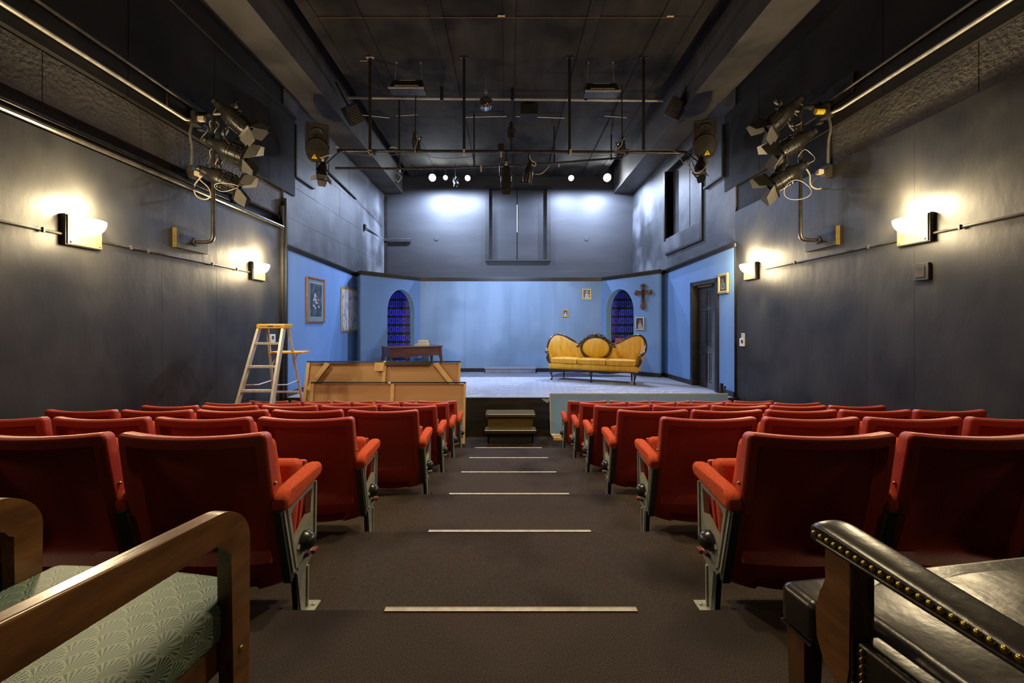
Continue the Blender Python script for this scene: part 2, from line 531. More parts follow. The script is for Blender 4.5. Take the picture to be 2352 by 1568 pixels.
def build_shell():
    # stepped floor, one tier per seat row
    m = MB()
    ys = [-2.6] + [NOSE0 + RUN * i for i in range(6)]
    for k in range(6):
        m.box(XL, XR, ys[k], ys[k + 1], FLOOR6 - 0.3, level_z(k), bev=0.008, seg=2)
    m.build('floor', M_CARPET)['kind'] = 'structure'
    m = MB()
    m.box(XL, XR, ys[6], SFRONT + 0.2, FLOOR6 - 0.3, FLOOR6)
    struct(m.build('floor', M_FLOORDK))
    for i in range(6):
        Y = NOSE0 + RUN * i
        w = 0.945
        o = MB().box(-w / 2 + 0.012, w / 2 + 0.012, -0.018, 0.004, 0.0, 0.005, bev=0.0015).box(-w / 2 + 0.012, w / 2 + 0.012, 0.000, 0.004, -0.016, 0.006, bev=0.001).build('stair_nosing', M_NOSE, loc=(0, Y, level_z(i)))
        nth = ['nearest', 'second', 'third', 'fourth', 'fifth', 'farthest'][i]
        tag(o, 'pale brass edge strip on the %s carpeted aisle step' % nth, 'edge strip', 'metal strips on the aisle steps')

    # left wall: lower panel, ledge recess, concrete band, upper boards
    def seam_y(px, X):
        return onx(px, X)
    m = MB()
    cuts = [-2.6, 1.2, seam_y(372, XL), seam_y(497, XL), SFRONT]
    for a, b in zip(cuts[:-1], cuts[1:]):
        m.box(XL - 0.2, XL, a + 0.001, b - 0.001, FLOOR6 - 0.1, 2.74, bev=0.0012)
    struct(m.build('wall_left', M_WALL))
    m = MB()
    m.box(XL - 0.26, XL - 0.10, -2.6, SFRONT, 2.70, 3.02)
    m.box(XL - 0.26, XL - 0.12, -2.6, SFRONT, -1.0, 2.75)
    struct(m.build('wall_left', M_WALLUP))
    m = MB()
    for a, b in ((-2.6, seam_y(105, XL)), (seam_y(105, XL), seam_y(330, XL)), (seam_y(330, XL), SFRONT)):
        m.box(XL - 0.25, XL - 0.03, a + 0.002, b - 0.002, 2.99, 3.43, bev=0.004)
    struct(m.build('wall_left', M_CONC))
    m = MB()
    cuts = [-2.6, 1.5, seam_y(288, XL), seam_y(487, XL), seam_y(613, XL), SFRONT + 0.35]
    for a, b in zip(cuts[:-1], cuts[1:]):
        m.box(XL - 0.25, XL + 0.03, a + 0.003, b - 0.003, 3.44, 4.90, bev=0.003)
    m.box(XL - 0.25, XL - 0.02, -2.6, SFRONT + 0.35, 4.90, 6.2)
    m.box(XL - 0.02, XL + 0.06, -2.6, SFRONT + 0.35, 4.86, 4.92, bev=0.006)
    struct(m.build('wall_left', M_WALLUP))
    # post at the end of the left wall
    m = MB().box(XL - 0.02, XL + 0.045, SFRONT - 0.09, SFRONT - 0.03, FLOOR6, 3.15, bev=0.004).box(XL - 0.02, XL + 0.07, SFRONT - 0.025, SFRONT + 0.02, FLOOR6, 3.30, bev=0.004)
    struct(m.build('trim_1', M_TRIM))

    # right wall
    m = MB()
    cuts = [-2.6, 1.2, onx(2100, XR), onx(1990, XR), SFRONT]
    for a, b in zip(cuts[:-1], cuts[1:]):
        m.box(XR, XR + 0.2, a + 0.001, b - 0.001, FLOOR6 - 0.1, 3.06, bev=0.0012)
    struct(m.build('wall_right', M_WALL))
    m = MB()
    for a, b in ((-2.6, onx(2240, XR)), (onx(2240, XR), onx(1905, XR))):
        m.box(XR + 0.03, XR + 0.25, a + 0.002, b - 0.002, 3.05, 3.52, bev=0.004)
    struct(m.build('wall_right', M_CONC))
    m = MB()
    m.box(XR + 0.02, XR + 0.25, onx(1905, XR), SFRONT, 3.05, 3.52, bev=0.003)
    cuts = [-2.6, 1.5, onx(2030, XR), onx(1745, XR), SFRONT + 0.35]
    for a, b in zip(cuts[:-1], cuts[1:]):
        m.box(XR - 0.01, XR + 0.25, a + 0.002, b - 0.002, 3.52, 4.95, bev=0.003)
    m.box(XR + 0.03, XR + 0.25, -2.6, SFRONT + 0.35, 4.95, 6.2)
    struct(m.build('wall_right', M_WALLUP))

    # upstage side walls with block courses
    m = MB()
    zc = [STAGE - 0.6, 0.9, 2.35, 3.0, 3.62, 4.25, BEAM + 0.6]
    rnd = random.Random(5)
    for r in range(len(zc) - 1):
        a = SFRONT
        while a < BACKY:
            b = min(BACKY, a + 1.22 + (0.6 if (a == SFRONT and r % 2) else 0.0))
            m.box(XL - 0.25, XL + rnd.uniform(0, 0.004), a + 0.003, b - 0.003, zc[r] + 0.002, zc[r + 1] - 0.002, bev=0.003)
            a = b
    m.box(XL - 0.35, XL - 0.2, SFRONT, BACKY, STAGE - 0.6, 6.2)
    struct(m.build('wall_left', M_STAGEWALL))
    hy0, hy1, hz0, hz1 = 8.56, 10.46, 3.22, 4.95
    m = MB()
    for (a, b, z0, z1) in ((SFRONT, hy0, STAGE - 0.6, BEAM + 0.6), (hy1, BACKY, STAGE - 0.6, BEAM + 0.6), (hy0, hy1, STAGE - 0.6, hz0), (hy0, hy1, hz1, BEAM + 0.6)):
        m.box(XR, XR + 0.3, a, b, z0, z1)
    m.box(XR + 0.28, XR + 0.4, SFRONT, BACKY, STAGE - 0.6, 6.2)
    struct(m.build('wall_right', M_STAGEWALL))
    # recessed double shutter and sill in the right upstage wall
    m = MB()
    m.box(XR + 0.16, XR + 0.2, hy0 + 0.02, 9.47, hz0, hz1, bev=0.004).box(XR + 0.16, XR + 0.2, 9.50, hy1 - 0.02, hz0, hz1, bev=0.004)
    struct(m.build('door_2', M_STAGEWALL))
    m = MB()
    m.box(XR - 0.035, XR + 0.2, hy0 - 0.06, hy0 + 0.03, hz0 - 0.42, hz1, bev=0.005)
    m.box(XR - 0.05, XR + 0.2, hy1 - 0.0, hy1 + 0.07, hz0 - 0.05, hz1, bev=0.005)
    m.box(XR - 0.035, XR + 0.2, hy0, hy1, hz0 - 0.42, hz0 - 0.36, bev=0.005)
    struct(m.build('trim_2', M_TRIM))
    m = MB().box(XR - 0.03, XR + 0.2, hy0, hy1, hz0 - 0.36, hz0, bev=0.004)
    struct(m.build('trim_3', M_STAGEWALL))
    # thin frames of the speaker niches
    m = MB()
    for X, s in ((XL, 1), (XR, -1)):
        m.box(min(X, X + s * 0.05), max(X, X + s * 0.05), 7.66, 7.70, 3.86, 4.8, bev=0.003)
        m.box(min(X, X + s * 0.05), max(X, X + s * 0.05), 7.66, 8.40, 3.82, 3.86, bev=0.003)
    struct(m.build('trim_4', M_BLACK))
    # slanting conduit on the left upstage wall
    a, b = P(752, 392, onx(752, XL + 0.03)), P(818, 456, onx(818, XL + 0.03))
    o = MB().tube([a, b], 0.022).build('trim_5', M_STAGEWALL)
    struct(o)
    o = MB().tube([b, P(878, 520, onx(878, XL + 0.02))], 0.006).build('trim_5', M_BLACK)
    struct(o)

    # back wall around the loading hatch
    W0, W1, H0_, H1_ = -0.70, 1.37, 3.13, 5.46
    m = MB()
    m.box(XL - 0.2, W0, BACKY, BACKY + 0.3, STAGE - 0.6, 6.2).box(W1, XR + 0.3, BACKY, BACKY + 0.3, STAGE - 0.6, 6.2)
    m.box(W0, W1, BACKY, BACKY + 0.3, STAGE - 0.6, H0_).box(W0, W1, BACKY, BACKY + 0.3, H1_, 6.2)
    m.box(XL, XR, BACKY - 0.02, BACKY, STAGE, 2.78, bev=0.006)
    for px in (1002, 1347):
        m.lathe([(0.0, 0), (0.072, 0.0), (0.076, 0.006), (0.070, 0.014), (0.0, 0.016)], 28, Matrix.Translation(P(px, 548, BACKY)) @ Matrix.Rotation(math.radians(90), 4, 'X'), cap0=False, cap1=False)
    struct(m.build('wall_back', M_BACKWALL))
    m = MB()
    m.box(W0 + 0.10, 0.30, BACKY + 0.12, BACKY + 0.16, H0_, H1_, bev=0.004).box(0.325, W1 - 0.10, BACKY + 0.12, BACKY + 0.16, H0_, H1_, bev=0.004)
    struct(m.build('door_1', M_BACKWALL))
    m = MB()
    m.box(W0 - 0.03, W0 + 0.10, BACKY - 0.05, BACKY + 0.2, H0_ - 0.03, H1_, bev=0.006)
    m.box(W1 - 0.10, W1 + 0.03, BACKY - 0.05, BACKY + 0.2, H0_ - 0.03, H1_, bev=0.006)
    m.box(W0 - 0.03, W1 + 0.03, BACKY - 0.06, BACKY + 0.2, H0_ - 0.05, H0_, bev=0.006)
    m.box(W0 - 0.03, W1 + 0.03, BACKY - 0.05, BACKY + 0.2, H1_ - 0.02, H1_ + 0.05, bev=0.006)
    struct(m.build('trim_6', M_BLACK))
    o = MB().box(0.303, 0.318, BACKY + 0.10, BACKY + 0.13, 4.05, 4.95).build('trim_7', M_TAPE)
    struct(o)
    # corner batten
    struct(MB().box(XL, XL + 0.10, BACKY - 0.06, BACKY, 2.6, BEAM - 0.1, bev=0.005).build('trim_8', M_TRIM))

    # ceiling: main panel with battens, recesses, beams
    m = MB()
    ys = [-2.6, 2.2, 6.37, 9.5, BACKY + 0.2]
    xs = [-3.06, -2.30, -1.02, 0.05, 1.33, 2.55, 3.12]
    for a, b in zip(ys[:-1], ys[1:]):
        for x0, x1 in zip(xs[:-1], xs[1:]):
            m.box(x0 + 0.002, x1 - 0.002, a + 0.004, b - 0.004, CEIL, CEIL + 0.1, bev=0.002)
    m.box(XL - 0.2, XR + 0.2, -2.6, BACKY + 0.2, 6.15, 6.25)
    struct(m.build('ceiling', M_CEIL))
    m = MB()
    for x in (-3.06, -2.36, -1.10, 0.02, 1.33, 2.48, 3.0):
        m.box(x - 0.09, x + 0.10, -2.6, BACKY, CEIL - 0.022, CEIL + 0.01, bev=0.003)
    struct(m.build('trim_9', M_CEIL))
    for i, (x0, x1) in enumerate(((XL - 0.02, -3.40), (3.44, XR + 0.05))):
        m = MB().box(x0, x1, -2.6, BACKY, BEAM, 6.2, bev=0.01)
        o = m.build('trim_%d' % (10 + i), M_BEAM)
        struct(o)
    # rear wall behind the camera
    struct(MB().box(XL - 0.2, XR + 0.2, -2.8, -2.6, -1, 6.2).build('wall_rear', M_WALL))

    # stage
    m = MB().box(XL, XR, SFRONT, BACKY, STAGE - 0.014, STAGE, bev=0.003)
    deck = m.build('floor', M_STAGE)
    struct(deck)
    m = MB()
    zz = [FLOOR6, FLOOR6 + 0.10, FLOOR6 + 0.335, FLOOR6 + 0.44, STAGE - 0.052]
    z = STAGE - 0.016
    for h in (0.16, 0.10, 0.305, 0.01):
        m.box(XL, XR, SFRONT + 0.01, SFRONT + 0.06, max(FLOOR6, z - h + 0.003), z, bev=0.003)
        z -= h
    m.box(XL, XR, SFRONT + 0.055, SFRONT + 0.08, FLOOR6, STAGE - 0.015)
    o = m.build('wall_stage_front', M_STAGEFRONT)
    struct(o)
    # pale sticker on the stage front
    c = P(1255, 920, SFRONT)
    pts = []
    for k in range(20):
        a = 2 * math.pi * k / 20
        pts.append((0.075 * math.cos(a) * (1.0 if math.sin(a) < 0 else 0.95), 0.030 * math.sin(a) - 0.02 * abs(math.cos(a)) * (1 if math.sin(a) < 0 else -0.3) + 0.012))
    pts = [(-0.085, 0.03), (-0.05, 0.04), (-0.02, 0.035), (0.01, 0.028), (0.03, 0.036), (0.06, 0.04), (0.055, 0.0), (0.03, -0.035), (0.005, -0.035), (-0.04, -0.005)]
    o = MB().prism(pts, lambda a, b, d: Vector((a, d, b)), 0, -0.003).build('wall_sticker', M_PALEGREY, loc=(c.x, SFRONT + 0.011, c.z))
    tag(o, 'pale heart-like sticker on the black stage front beside the leaning teal panel', 'sticker')

    # loose white brush writing on the stage floor
    m = MB()
    rnd = random.Random(11)

    def dash(x, y, L, ang=0.0, w=0.013):
        c_, s_ = math.cos(ang), math.sin(ang)
        p = [(-L / 2, -w / 2), (L / 2, -w / 2), (L / 2, w / 2), (-L / 2, w / 2)]
        m.prism([(x + a * c_ - b * s_, y + a * s_ + b * c_) for a, b in p], lambda a, b, d: Vector((a, b, d)), STAGE, STAGE + 0.0012)

    def scribble(x, y, s):
        px_, py_ = x, y
        for k in range(rnd.randint(3, 5)):
            qx = px_ + rnd.uniform(0.03, 0.09) * s
            qy = py_ + rnd.uniform(-0.08, 0.08) * s
            dash((px_ + qx) / 2, (py_ + qy) / 2, math.hypot(qx - px_, qy - py_) + 0.01, math.atan2(qy - py_, qx - px_), 0.012)
            px_, py_ = qx, qy
    # three columns of ticks
    for j in range(9):
        Y = 7.55 + j * 0.30
        for col, x0 in enumerate((-0.72, -0.30, 0.14)):
            x = x0 * Y / 8.0
            a = rnd.uniform(0.5, 0.9)
            x += rnd.uniform(-0.04, 0.04)
            if rnd.random() < 0.85:
                dash(x - 0.03, Y, 0.10, -a * 1.3)
                dash(x + 0.03, Y, 0.10, a * 1.3)
            for q in range(2):
                if rnd.random() < 0.45:
                    continue
                dash(x - 0.14 - 0.11 * q, Y + 0.05 + rnd.uniform(-0.05, 0.05), rnd.uniform(0.05, 0.14), rnd.uniform(-0.1, 0.1), 0.012)
            dash(x + 0.16, Y - rnd.uniform(0, 0.05), rnd.uniform(0.06, 0.12), rnd.uniform(-0.2, 0.2), 0.012)
    for j in range(8):
        Y = 7.85 + j * 0.22
        for q in range(7):
            if rnd.random() < 0.88:
                dash(0.52 * Y / 8.0 + q * 0.125, Y, rnd.uniform(0.05, 0.085), rnd.uniform(-0.05, 0.05), 0.013)
    for k in range(64):
        Y = rnd.uniform(7.45, 8.75)
        x = rnd.uniform(1.25, 2.3) * Y / 8
        scribble(x, Y, 0.9)
    for k in range(14):
        scribble(2.20 + k * 0.085, 8.05 + rnd.uniform(-.02, .02), 0.9)
        scribble(2.05 + k * 0.095, 7.76 + rnd.uniform(-.02, .02), 0.95)
    for k in range(5):
        scribble(2.25 + k * 0.06, 7.50, 0.9)
    for k in range(20):
        scribble(rnd.uniform(2.1, 3.2), rnd.uniform(8.9, 10.2), 0.8)
    for k in range(5):
        dash(0.66 + k * 0.03, 7.50 + k * 0.02, 0.16, 0.5, 0.012)
    for k in range(4):
        dash(-0.66 + k * 0.05, 7.42 + k * 0.03, 0.2, 0.02, 0.012)
    o = m.build('floor_lettering', M_CHALK, smooth=False)
    tag(o, 'loose white brush strokes and dashes painted across the grey stage floor', 'floor painting')
    o['kind'] = 'stuff'


build_shell()


# ------------------------------------------------------------------ ceiling scraps, pipes, rods
def ceiling_bits():
    k = 0
    for (px0, py0, px1, py1, mt, w, lab) in [
            (1068, 267, 1163, 270, M_TAPE, 0.025, 'pale torn joint strip in the ceiling left of the middle batten'),
            (1185, 272, 1298, 267, M_TAPE, 0.030, 'pale torn joint strip in the ceiling right of the middle batten'),
            (833, 272, 892, 263, M_TAPE, 0.030, 'pale torn joint strip at the left end of the ceiling'),
            (909, 263, 960, 267, M_TAPE, 0.018, 'thin pale joint strip in the ceiling above the left hanging pipe'),
            (1388, 271, 1441, 266, M_TAPE, 0.026, 'pale torn joint strip toward the right of the ceiling'),
            (1143, 37, 1160, 37, M_TAPEYL, 0.045, 'yellowed scrap of tape on the near ceiling, the middle one of three'),
            (1532, 38, 1548, 38, M_TAPEYL, 0.04, 'yellowed scrap of tape on the near ceiling, the right one of three'),
            (618, 14, 640, 16, M_TAPEYL, 0.03, 'yellowed scrap of tape on the near ceiling, the left one of three'),
            (827, 140, 844, 140, M_TAPEYL, 0.02, 'small wood chip on the ceiling by the left hanging rod')]:
        Z = (CEIL - 0.026 - CZ) * F / (VY - (py0 + py1) / 2)
        a, b = P(px0, (py0 + py1) / 2, Z), P(px1, (py0 + py1) / 2, Z)
        dz = (py1 - py0) * Z / F
        mid = (a + b) / 2
        L = (b - a).length
        n = 6
        pts = [(-L / 2 + L * i / n, w * random.Random(i + k).uniform(0.25, 0.5)) for i in range(n + 1)] + [(L / 2 - L * i / n, -w * random.Random(i + k * 3).uniform(0.25, 0.5)) for i in range(n + 1)]
        o = MB().prism(pts, lambda u, v, d: Vector((u, v - dz * u / L * 1.5, d)), 0, 0.006).build('torn_tape_strip', mt, loc=(mid.x, mid.y, CEIL - 0.028))
        tag(o, lab, 'tape')
        k += 1
    # seam line across the near ceiling
    o = MB().box(-2.95, 2.5, 6.362, 6.374, CEIL - 0.024, CEIL - 0.018).build('trim_12', M_OAK)
    struct(o)

    # long pipes
    def pipe(name, a, b, r, m, lab, group=None):
        c = (a + b) / 2
        o = MB().tube([a - c, b - c], r, 12).build(name, m, loc=c)
        return tag(o, lab, 'pipe', group)
    p = pipe('ceiling_pipe', P(800, 224, 8.3), P(1523, 231, 8.3), 0.027, M_PIPELT, 'bare steel pipe hung crosswise just below the ceiling, behind the mirror ball')
    for px in (1015, 1345, 1177):
        MB().box(-0.03, 0.03, -0.035, 0.035, -0.04, 0.26, bev=0.004).build('pipe_hanger', M_BLACK, p, loc=P(px, 227, 8.3) - p.location)
    pb = pipe('lighting_pipe', P(775, 346, 7.33), P(1577, 350, 7.33), 0.026, M_PIPE, 'dark lighting pipe crossing between the two speakers, level with them')
    for px in (860, 1066, 1310, 1440):
        MB().box(-0.02, 0.02, -0.04, 0.04, -0.05, 0.04, bev=0.004).build('pipe_clamp', M_CABLE if px in (1066, 1310) else M_PIPE, pb, loc=P(px, 349, 7.33) - pb.location)
    c = P(1100, 384, 9.0)
    pts = crom([P(770, 386, 8.2) - c, P(950, 387, 8.8) - c, P(1180, 381, 9.6) - c, P(1340, 369, 10.1) - c, P(1430, 362, 10.4) - c], 5)
    o = MB().tube(pts, 0.024, 10).build('lighting_pipe', M_PIPE, loc=c)
    tag(o, 'lower dark lighting pipe running behind the crossing one, above the lit lamps', 'pipe')
    for px in (915, 1096, 1105):
        pass
    for px, py in ((918, 386), (1105, 384), (1284, 374)):
        MB().box(-0.015, 0.015, -0.03, 0.03, -0.09, 0.03, bev=0.003).build('pipe_clamp', M_CABLE, o, loc=P(px, py, 9.2 if px < 1200 else 9.95) - c)
    # vertical hangers
    for i, (px, lab) in enumerate(((850, 'leftmost'), (1066, 'second'), (1308, 'third'), (1478, 'rightmost'))):
        a = P(px, 349, 7.33)
        o = MB().box(-0.024, 0.024, -0.012, 0.012, -0.03, CEIL - 0.02 - a.z, bev=0.002).build('hanging_rod', M_BLACK if i else M_PIPE, loc=a)
        tag(o, '%s of the four flat black rods holding the crossing lighting pipe from the ceiling' % lab, 'rod', 'rods holding the lighting pipe')
        MB().box(-0.07, 0.07, -0.03, 0.03, CEIL - 0.03 - a.z, CEIL - 0.015 - a.z, bev=0.003).build('mounting_plate', M_PALEGREY if i in (0,) else M_PIPE, o)
    for i, (px, py, Z) in enumerate(((1089, 384, 9.3), (1273, 374, 9.9), (917, 386, 8.7), (1404, 365, 10.3))):
        a = P(px, py, Z)
        o = MB().box(-0.018, 0.018, -0.01, 0.01, -0.03, CEIL - 0.02 - a.z, bev=0.002).build('hanging_rod', M_PIPE, loc=a)
        tag(o, ['black rod holding the lower pipe left of the middle', 'black rod holding the lower pipe right of the middle', 'leftmost black rod holding the lower pipe', 'rightmost black rod holding the lower pipe'][i], 'rod', 'rods holding the lower pipe')


ceiling_bits()


# ------------------------------------------------------------------ wall pipes, conduits and boxes
def wall_pipes():
    def run(name, pts, r, mt, lab, cat='pipe', group=None, seg=10):
        c = Vector(pts[0])
        o = MB().tube([Vector(p) - c for p in pts], r, seg).build(name, mt, loc=c)
        return tag(o, lab, cat, group)
    X = XL + 0.035
    # left: heavy pipe lying on the ledge of the lower panel
    zt = 2.775
    o = run('ledge_pipe', [(X - 0.01, -2.5, zt), (X - 0.01, SFRONT - 0.05, zt)], 0.03, M_PIPE, 'long dark pipe lying on the ledge of the left wall')
    o = run('ledge_pipe', [(X - 0.07, -2.5, zt + 0.10), (X - 0.07, onx(537, XL), zt + 0.10)], 0.026, M_PIPE, 'shorter pipe in the left wall recess, ending in a round cap')
    MB().tube([(0, -0.03, 0), (0, 0.05, 0)], 0.055, 14).build('end_cap', M_PIPE, o, loc=Vector((0, onx(537, XL) + 2.5, 0)))
    Xj = XL + 0.09
    jl, jr = P(446, 272, onx(446, Xj)), P(1897, 256, onx(1897, XR - 0.08))
    Xr = XR - 0.045
    run('wall_conduit', [(Xj - 0.02, -2.5, 3.56), (Xj - 0.02, jl.y - 0.12, 3.56), (Xj - 0.02, jl.y, jl.z - 0.02)], 0.021, M_PIPELT, 'lower of two steel conduits leading to the left lamp tree', 'conduit')
    run('wall_conduit', [(Xj - 0.02, -2.5, 3.77), (Xj - 0.02, jl.y - 0.02, 3.77), (Xj - 0.02, jl.y, jl.z + 0.06)], 0.021, M_PIPE, 'upper of two dark conduits leading to the left lamp tree', 'conduit')
    run('wall_conduit', [(Xr, -2.5, 3.66), (Xr, jr.y - 0.2, 3.66), (Xr, jr.y, jr.z - 0.03)], 0.021, M_PIPELT, 'lower of two steel conduits leading to the right lamp tree', 'conduit')
    run('wall_conduit', [(Xr, -2.5, 3.85), (Xr, jr.y - 0.02, 3.85), (Xr, jr.y, jr.z + 0.05)], 0.019, M_PIPE, 'upper of two dark conduits leading to the right lamp tree', 'conduit')
    # junction boxes with plugs
    for side, j, lo_px, nm in ((-1, jl, (437, 396), 'left'), (1, jr, (1905, 392), 'right')):
        Xw = XL + 0.03 if side < 0 else XR - 0.01
        t = thing('junction_box', 'dark junction box on the %s wall feeding the upper lamp of the tree' % nm, 'junction box', (Xw, j.y, j.z))
        s = -side
        MB().box(min(0, s * 0.10), max(0, s * 0.10), -0.05, 0.07, -0.08, 0.08, bev=0.006).build('box', M_PIPE, t)
        if side < 0:
            MB().box(s * 0.10, s * 0.18, -0.01, 0.04, -0.03, 0.03, bev=0.008).build('plug', M_CABLE, t)
        else:
            MB().tube([(s * 0.10, 0, 0), (s * 0.20, 0.0, 0)], 0.035, 12).build('plug', M_WARN, t)['label'] = 'yellow plug'
        MB().box(min(s * 0.02, s * 0.09), max(s * 0.02, s * 0.09), 0.08, 0.15, -0.10, 0.0, bev=0.006).build('socket', M_BLACK, t)
        lowp = P(lo_px[0], lo_px[1], onx(lo_px[0], Xw))
        t2 = thing('junction_box', 'lower junction box on the %s wall with a cream plug in it' % nm, 'junction box', (XL if side < 0 else XR, lowp.y, lowp.z))
        MB().box(min(0, s * 0.08), max(0, s * 0.08), -0.04, 0.06, -0.08, 0.07, bev=0.006).build('box', M_PIPE, t2)
        MB().box(min(s * 0.08, s * 0.15), max(s * 0.08, s * 0.15), -0.01, 0.05, -0.04, 0.02, bev=0.008).build('plug', M_CABLE, t2)
        a = Vector((Xw + s * 0.03, j.y, j.z - 0.08))
        b = Vector((Xw + s * 0.02, lowp.y, lowp.z + 0.06))
        run('wall_conduit', crom([a, a * 0.75 + b * 0.25 + Vector((0, -0.03, 0)), (a + b) / 2, b], 5), 0.015, M_CABLEDK, 'short bent conduit joining the two junction boxes on the %s wall' % nm, 'conduit')
    # conduits through the sconces
    zl, zr = 1.895, 1.945
    o = run('sconce_conduit', [(XL + 0.018, -2.5, zl), (XL + 0.018, onx(570, XL), zl - 0.03)], 0.013, M_PIPE, 'thin conduit along the left wall linking its lit sconces', 'conduit')
    for px in (92, 295, 335, 483, 540):
        Y = onx(px, XL)
        MB().box(-0.005, 0.02, -0.008, 0.008, -0.022, 0.022, bev=0.003).build('pipe_strap', M_PIPE, o, loc=Vector((0.0, Y + 2.5, -0.03 * (Y + 2.5) / 9.0)))
    o = run('sconce_conduit', [(XR - 0.018, -2.5, zr), (XR - 0.018, onx(1760, XR), zr - 0.02)], 0.013, M_PIPE, 'thin conduit along the right wall linking its lit sconces', 'conduit')
    for px in (2212, 2000, 1830):
        Y = onx(px, XR)
        MB().box(-0.02, 0.005, -0.008, 0.008, -0.022, 0.022, bev=0.003).build('pipe_strap', M_PIPE, o, loc=Vector((0.0, Y + 2.5, -0.02 * (Y + 2.5) / 9.0)))
    # small boxes
    p = P(2122, 624, onx(2122, XR))
    t = thing('wall_outlet', 'black outlet box on the right wall below the near sconce', 'outlet', p)
    MB().box(-0.035, 0, -0.075, 0.075, -0.085, 0.085, bev=0.008).build('box', M_BLACK, t)
    MB().box(-0.042, -0.035, -0.045, 0.045, -0.055, 0.055, bev=0.003).build('cover_plate', M_PIPE, t)
    for (px, py, X_, s, lab) in ((624, 777, XL, 1, 'white thermostat on the left wall seen through the ladder'), (1707, 786, XR, -1, 'white thermostat on the right wall beside the blue set')):
        p = P(px, py, onx(px, X_))
        t = thing('thermostat', lab, 'thermostat', p)
        MB().box(min(0, s * 0.03), max(0, s * 0.03), -0.07, 0.07, -0.07, 0.07, bev=0.01).build('housing', M_WHITEPL, t)
        MB().box(min(s * 0.03, s * 0.034), max(s * 0.03, s * 0.034), -0.045, 0.01, -0.015, 0.045, bev=0.002).build('display', M_DARKPIC, t)['label'] = 'dark display window'
    p = P(1707, 773, onx(1707, XR))
    o = tag(MB().box(-0.004, 0, -0.05, 0.05, -0.04, 0.04).build('paper_notice', M_WHITEPL, loc=p + Vector((0, 0, 0.02))), 'small white notice with dark lines of print above the right thermostat', 'notice')
    m = MB()
    for k in range(4):
        m.box(-0.0055, -0.004, -0.035, 0.035 - 0.01 * (k % 2), 0.018 - k * 0.016, 0.023 - k * 0.016)
    m.build('printed_lines', M_BLACK, o)
    # handrail-like bracket on the back wall corner
    pts = [P(840, 522, onx(840, XL + 0.05)), P(880, 549, BACKY - 0.09), P(945, 549, BACKY - 0.09)]
    c = pts[1].copy()
    o = MB().tube([q - c for q in pts], 0.02, 10).box(-0.05, 0.9, -0.01, 0.06, -0.05, -0.02).build('corner_rail', M_STAGEWALL, loc=c)
    tag(o, 'thin rail bent round the left back corner high above the set', 'rail')
    MB().box(-0.05, 0.01, -0.05, 0.05, -0.08, 0.08, bev=0.004).build('wall_plate', M_BLACK, o, loc=pts[0] - c)


wall_pipes()


# ------------------------------------------------------------------ sconces
def make_sconce(X, Y, Z, s, lab, watt, group='lit sconces on the side walls'):
    t = thing('wall_sconce', lab, 'wall lamp', (X, Y, Z), 0, group)
    MB().box(min(0, s * 0.05), max(0, s * 0.05), -0.165, 0.165, -0.145, 0.135, bev=0.004).build('mounting_box', M_TRIM, t)
    MB().box(min(s * 0.05, s * 0.062), max(s * 0.05, s * 0.062), -0.155, 0.155, -0.137, 0.130, bev=0.004).build('backplate', M_SCONCE, t)
    prof = []
    n = 9
    for k in range(n + 1):
        a = math.radians(90) * k / n
        prof.append((max(0.001, 0.150 * math.cos(a)), 0.108 - 0.150 * math.sin(a)))
    M = Matrix.Translation((s * 0.062, 0, 0)) @ Matrix.Diagonal((0.92, 1.0, 1.0, 1.0))
    a0 = -math.pi / 2 if s > 0 else math.pi / 2
    inner = [(r * 0.93, z + 0.004) for r, z in prof][::-1]
    MB().lathe(prof + inner[1:] + [prof[0]], 20, M, a0=a0, a1=a0 + math.pi).build('glass_bowl', M_GLOW, t)
    m = MB()
    for yy in (-0.13, 0.13):
        for zz in (-0.115,):
            m.ball((s * 0.064, yy, zz), 0.009, 10, 6)
    m.build('screw_caps', M_BRASS, t)
    add_point('sconce_light', (s * 0.15, 0, 0.23), watt * 0.75, WARM, 0.05, t)
    add_point('sconce_light', (s * 0.32, 0, -0.04), watt * 0.35, WARM, 0.09, t)
    return t


make_sconce(XL, 3.82, 1.925, 1, 'lit half-bowl sconce on the left wall, the nearer and larger one', SCONCE_W)
make_sconce(XL, 6.50, 1.90, 1, 'lit half-bowl sconce on the left wall, the far one beside the stage', SCONCE_W)
make_sconce(XR, 4.05, 2.00, -1, 'lit half-bowl sconce on the right wall, the nearer and larger one', SCONCE_W)
make_sconce(XR, 6.78, 1.94, -1, 'lit half-bowl sconce on the right wall, the far one beside the set', SCONCE_W)
make_sconce(XL, 0.70, 1.94, 1, 'added fill sconce, out of view on the left wall beside the landing', SCONCE_FILL_W)  # unseen sconce added as fill for the landing and near seats
make_sconce(XR, 0.80, 2.00, -1, 'added fill sconce, out of view on the right wall beside the landing', SCONCE_FILL_W)  # its added counterpart on the right, also out of view


def fill_lamps():
    """added fill lamps, out of view on the ceiling, lighting the rear rows and the landing"""
    for i, (x, y) in enumerate(((-0.55, 3.1), (0.55, 3.1))):  # invented lamps, added to light carpet, seats and armchairs from above
        t = thing('fill_lamp', 'added hooded fill lamp, out of view on the ceiling over the %s rear rows' % ('left' if x < 0 else 'right'), 'ceiling light', (x, y, CEIL), 0, 'added ceiling fill lamps')
        MB().lathe([(0.05, 0.0), (0.05, -0.10), (0.16, -0.22), (0.165, -0.30), (0.155, -0.30), (0.145, -0.23), (0.04, -0.12)], 24, cap1=False).build('lamp_shade', M_CASE, t)
        MB().ball((0, 0, -0.24), 0.05, 14, 10).build('lit_bulb', M_GLOW, t)
        ld = add_spot('ceiling_fill_light', (x, y, CEIL - 0.31), (x, y + 0.3, 0), CEILING_FILL_W, WARM, 0.12, 90, 1.0)


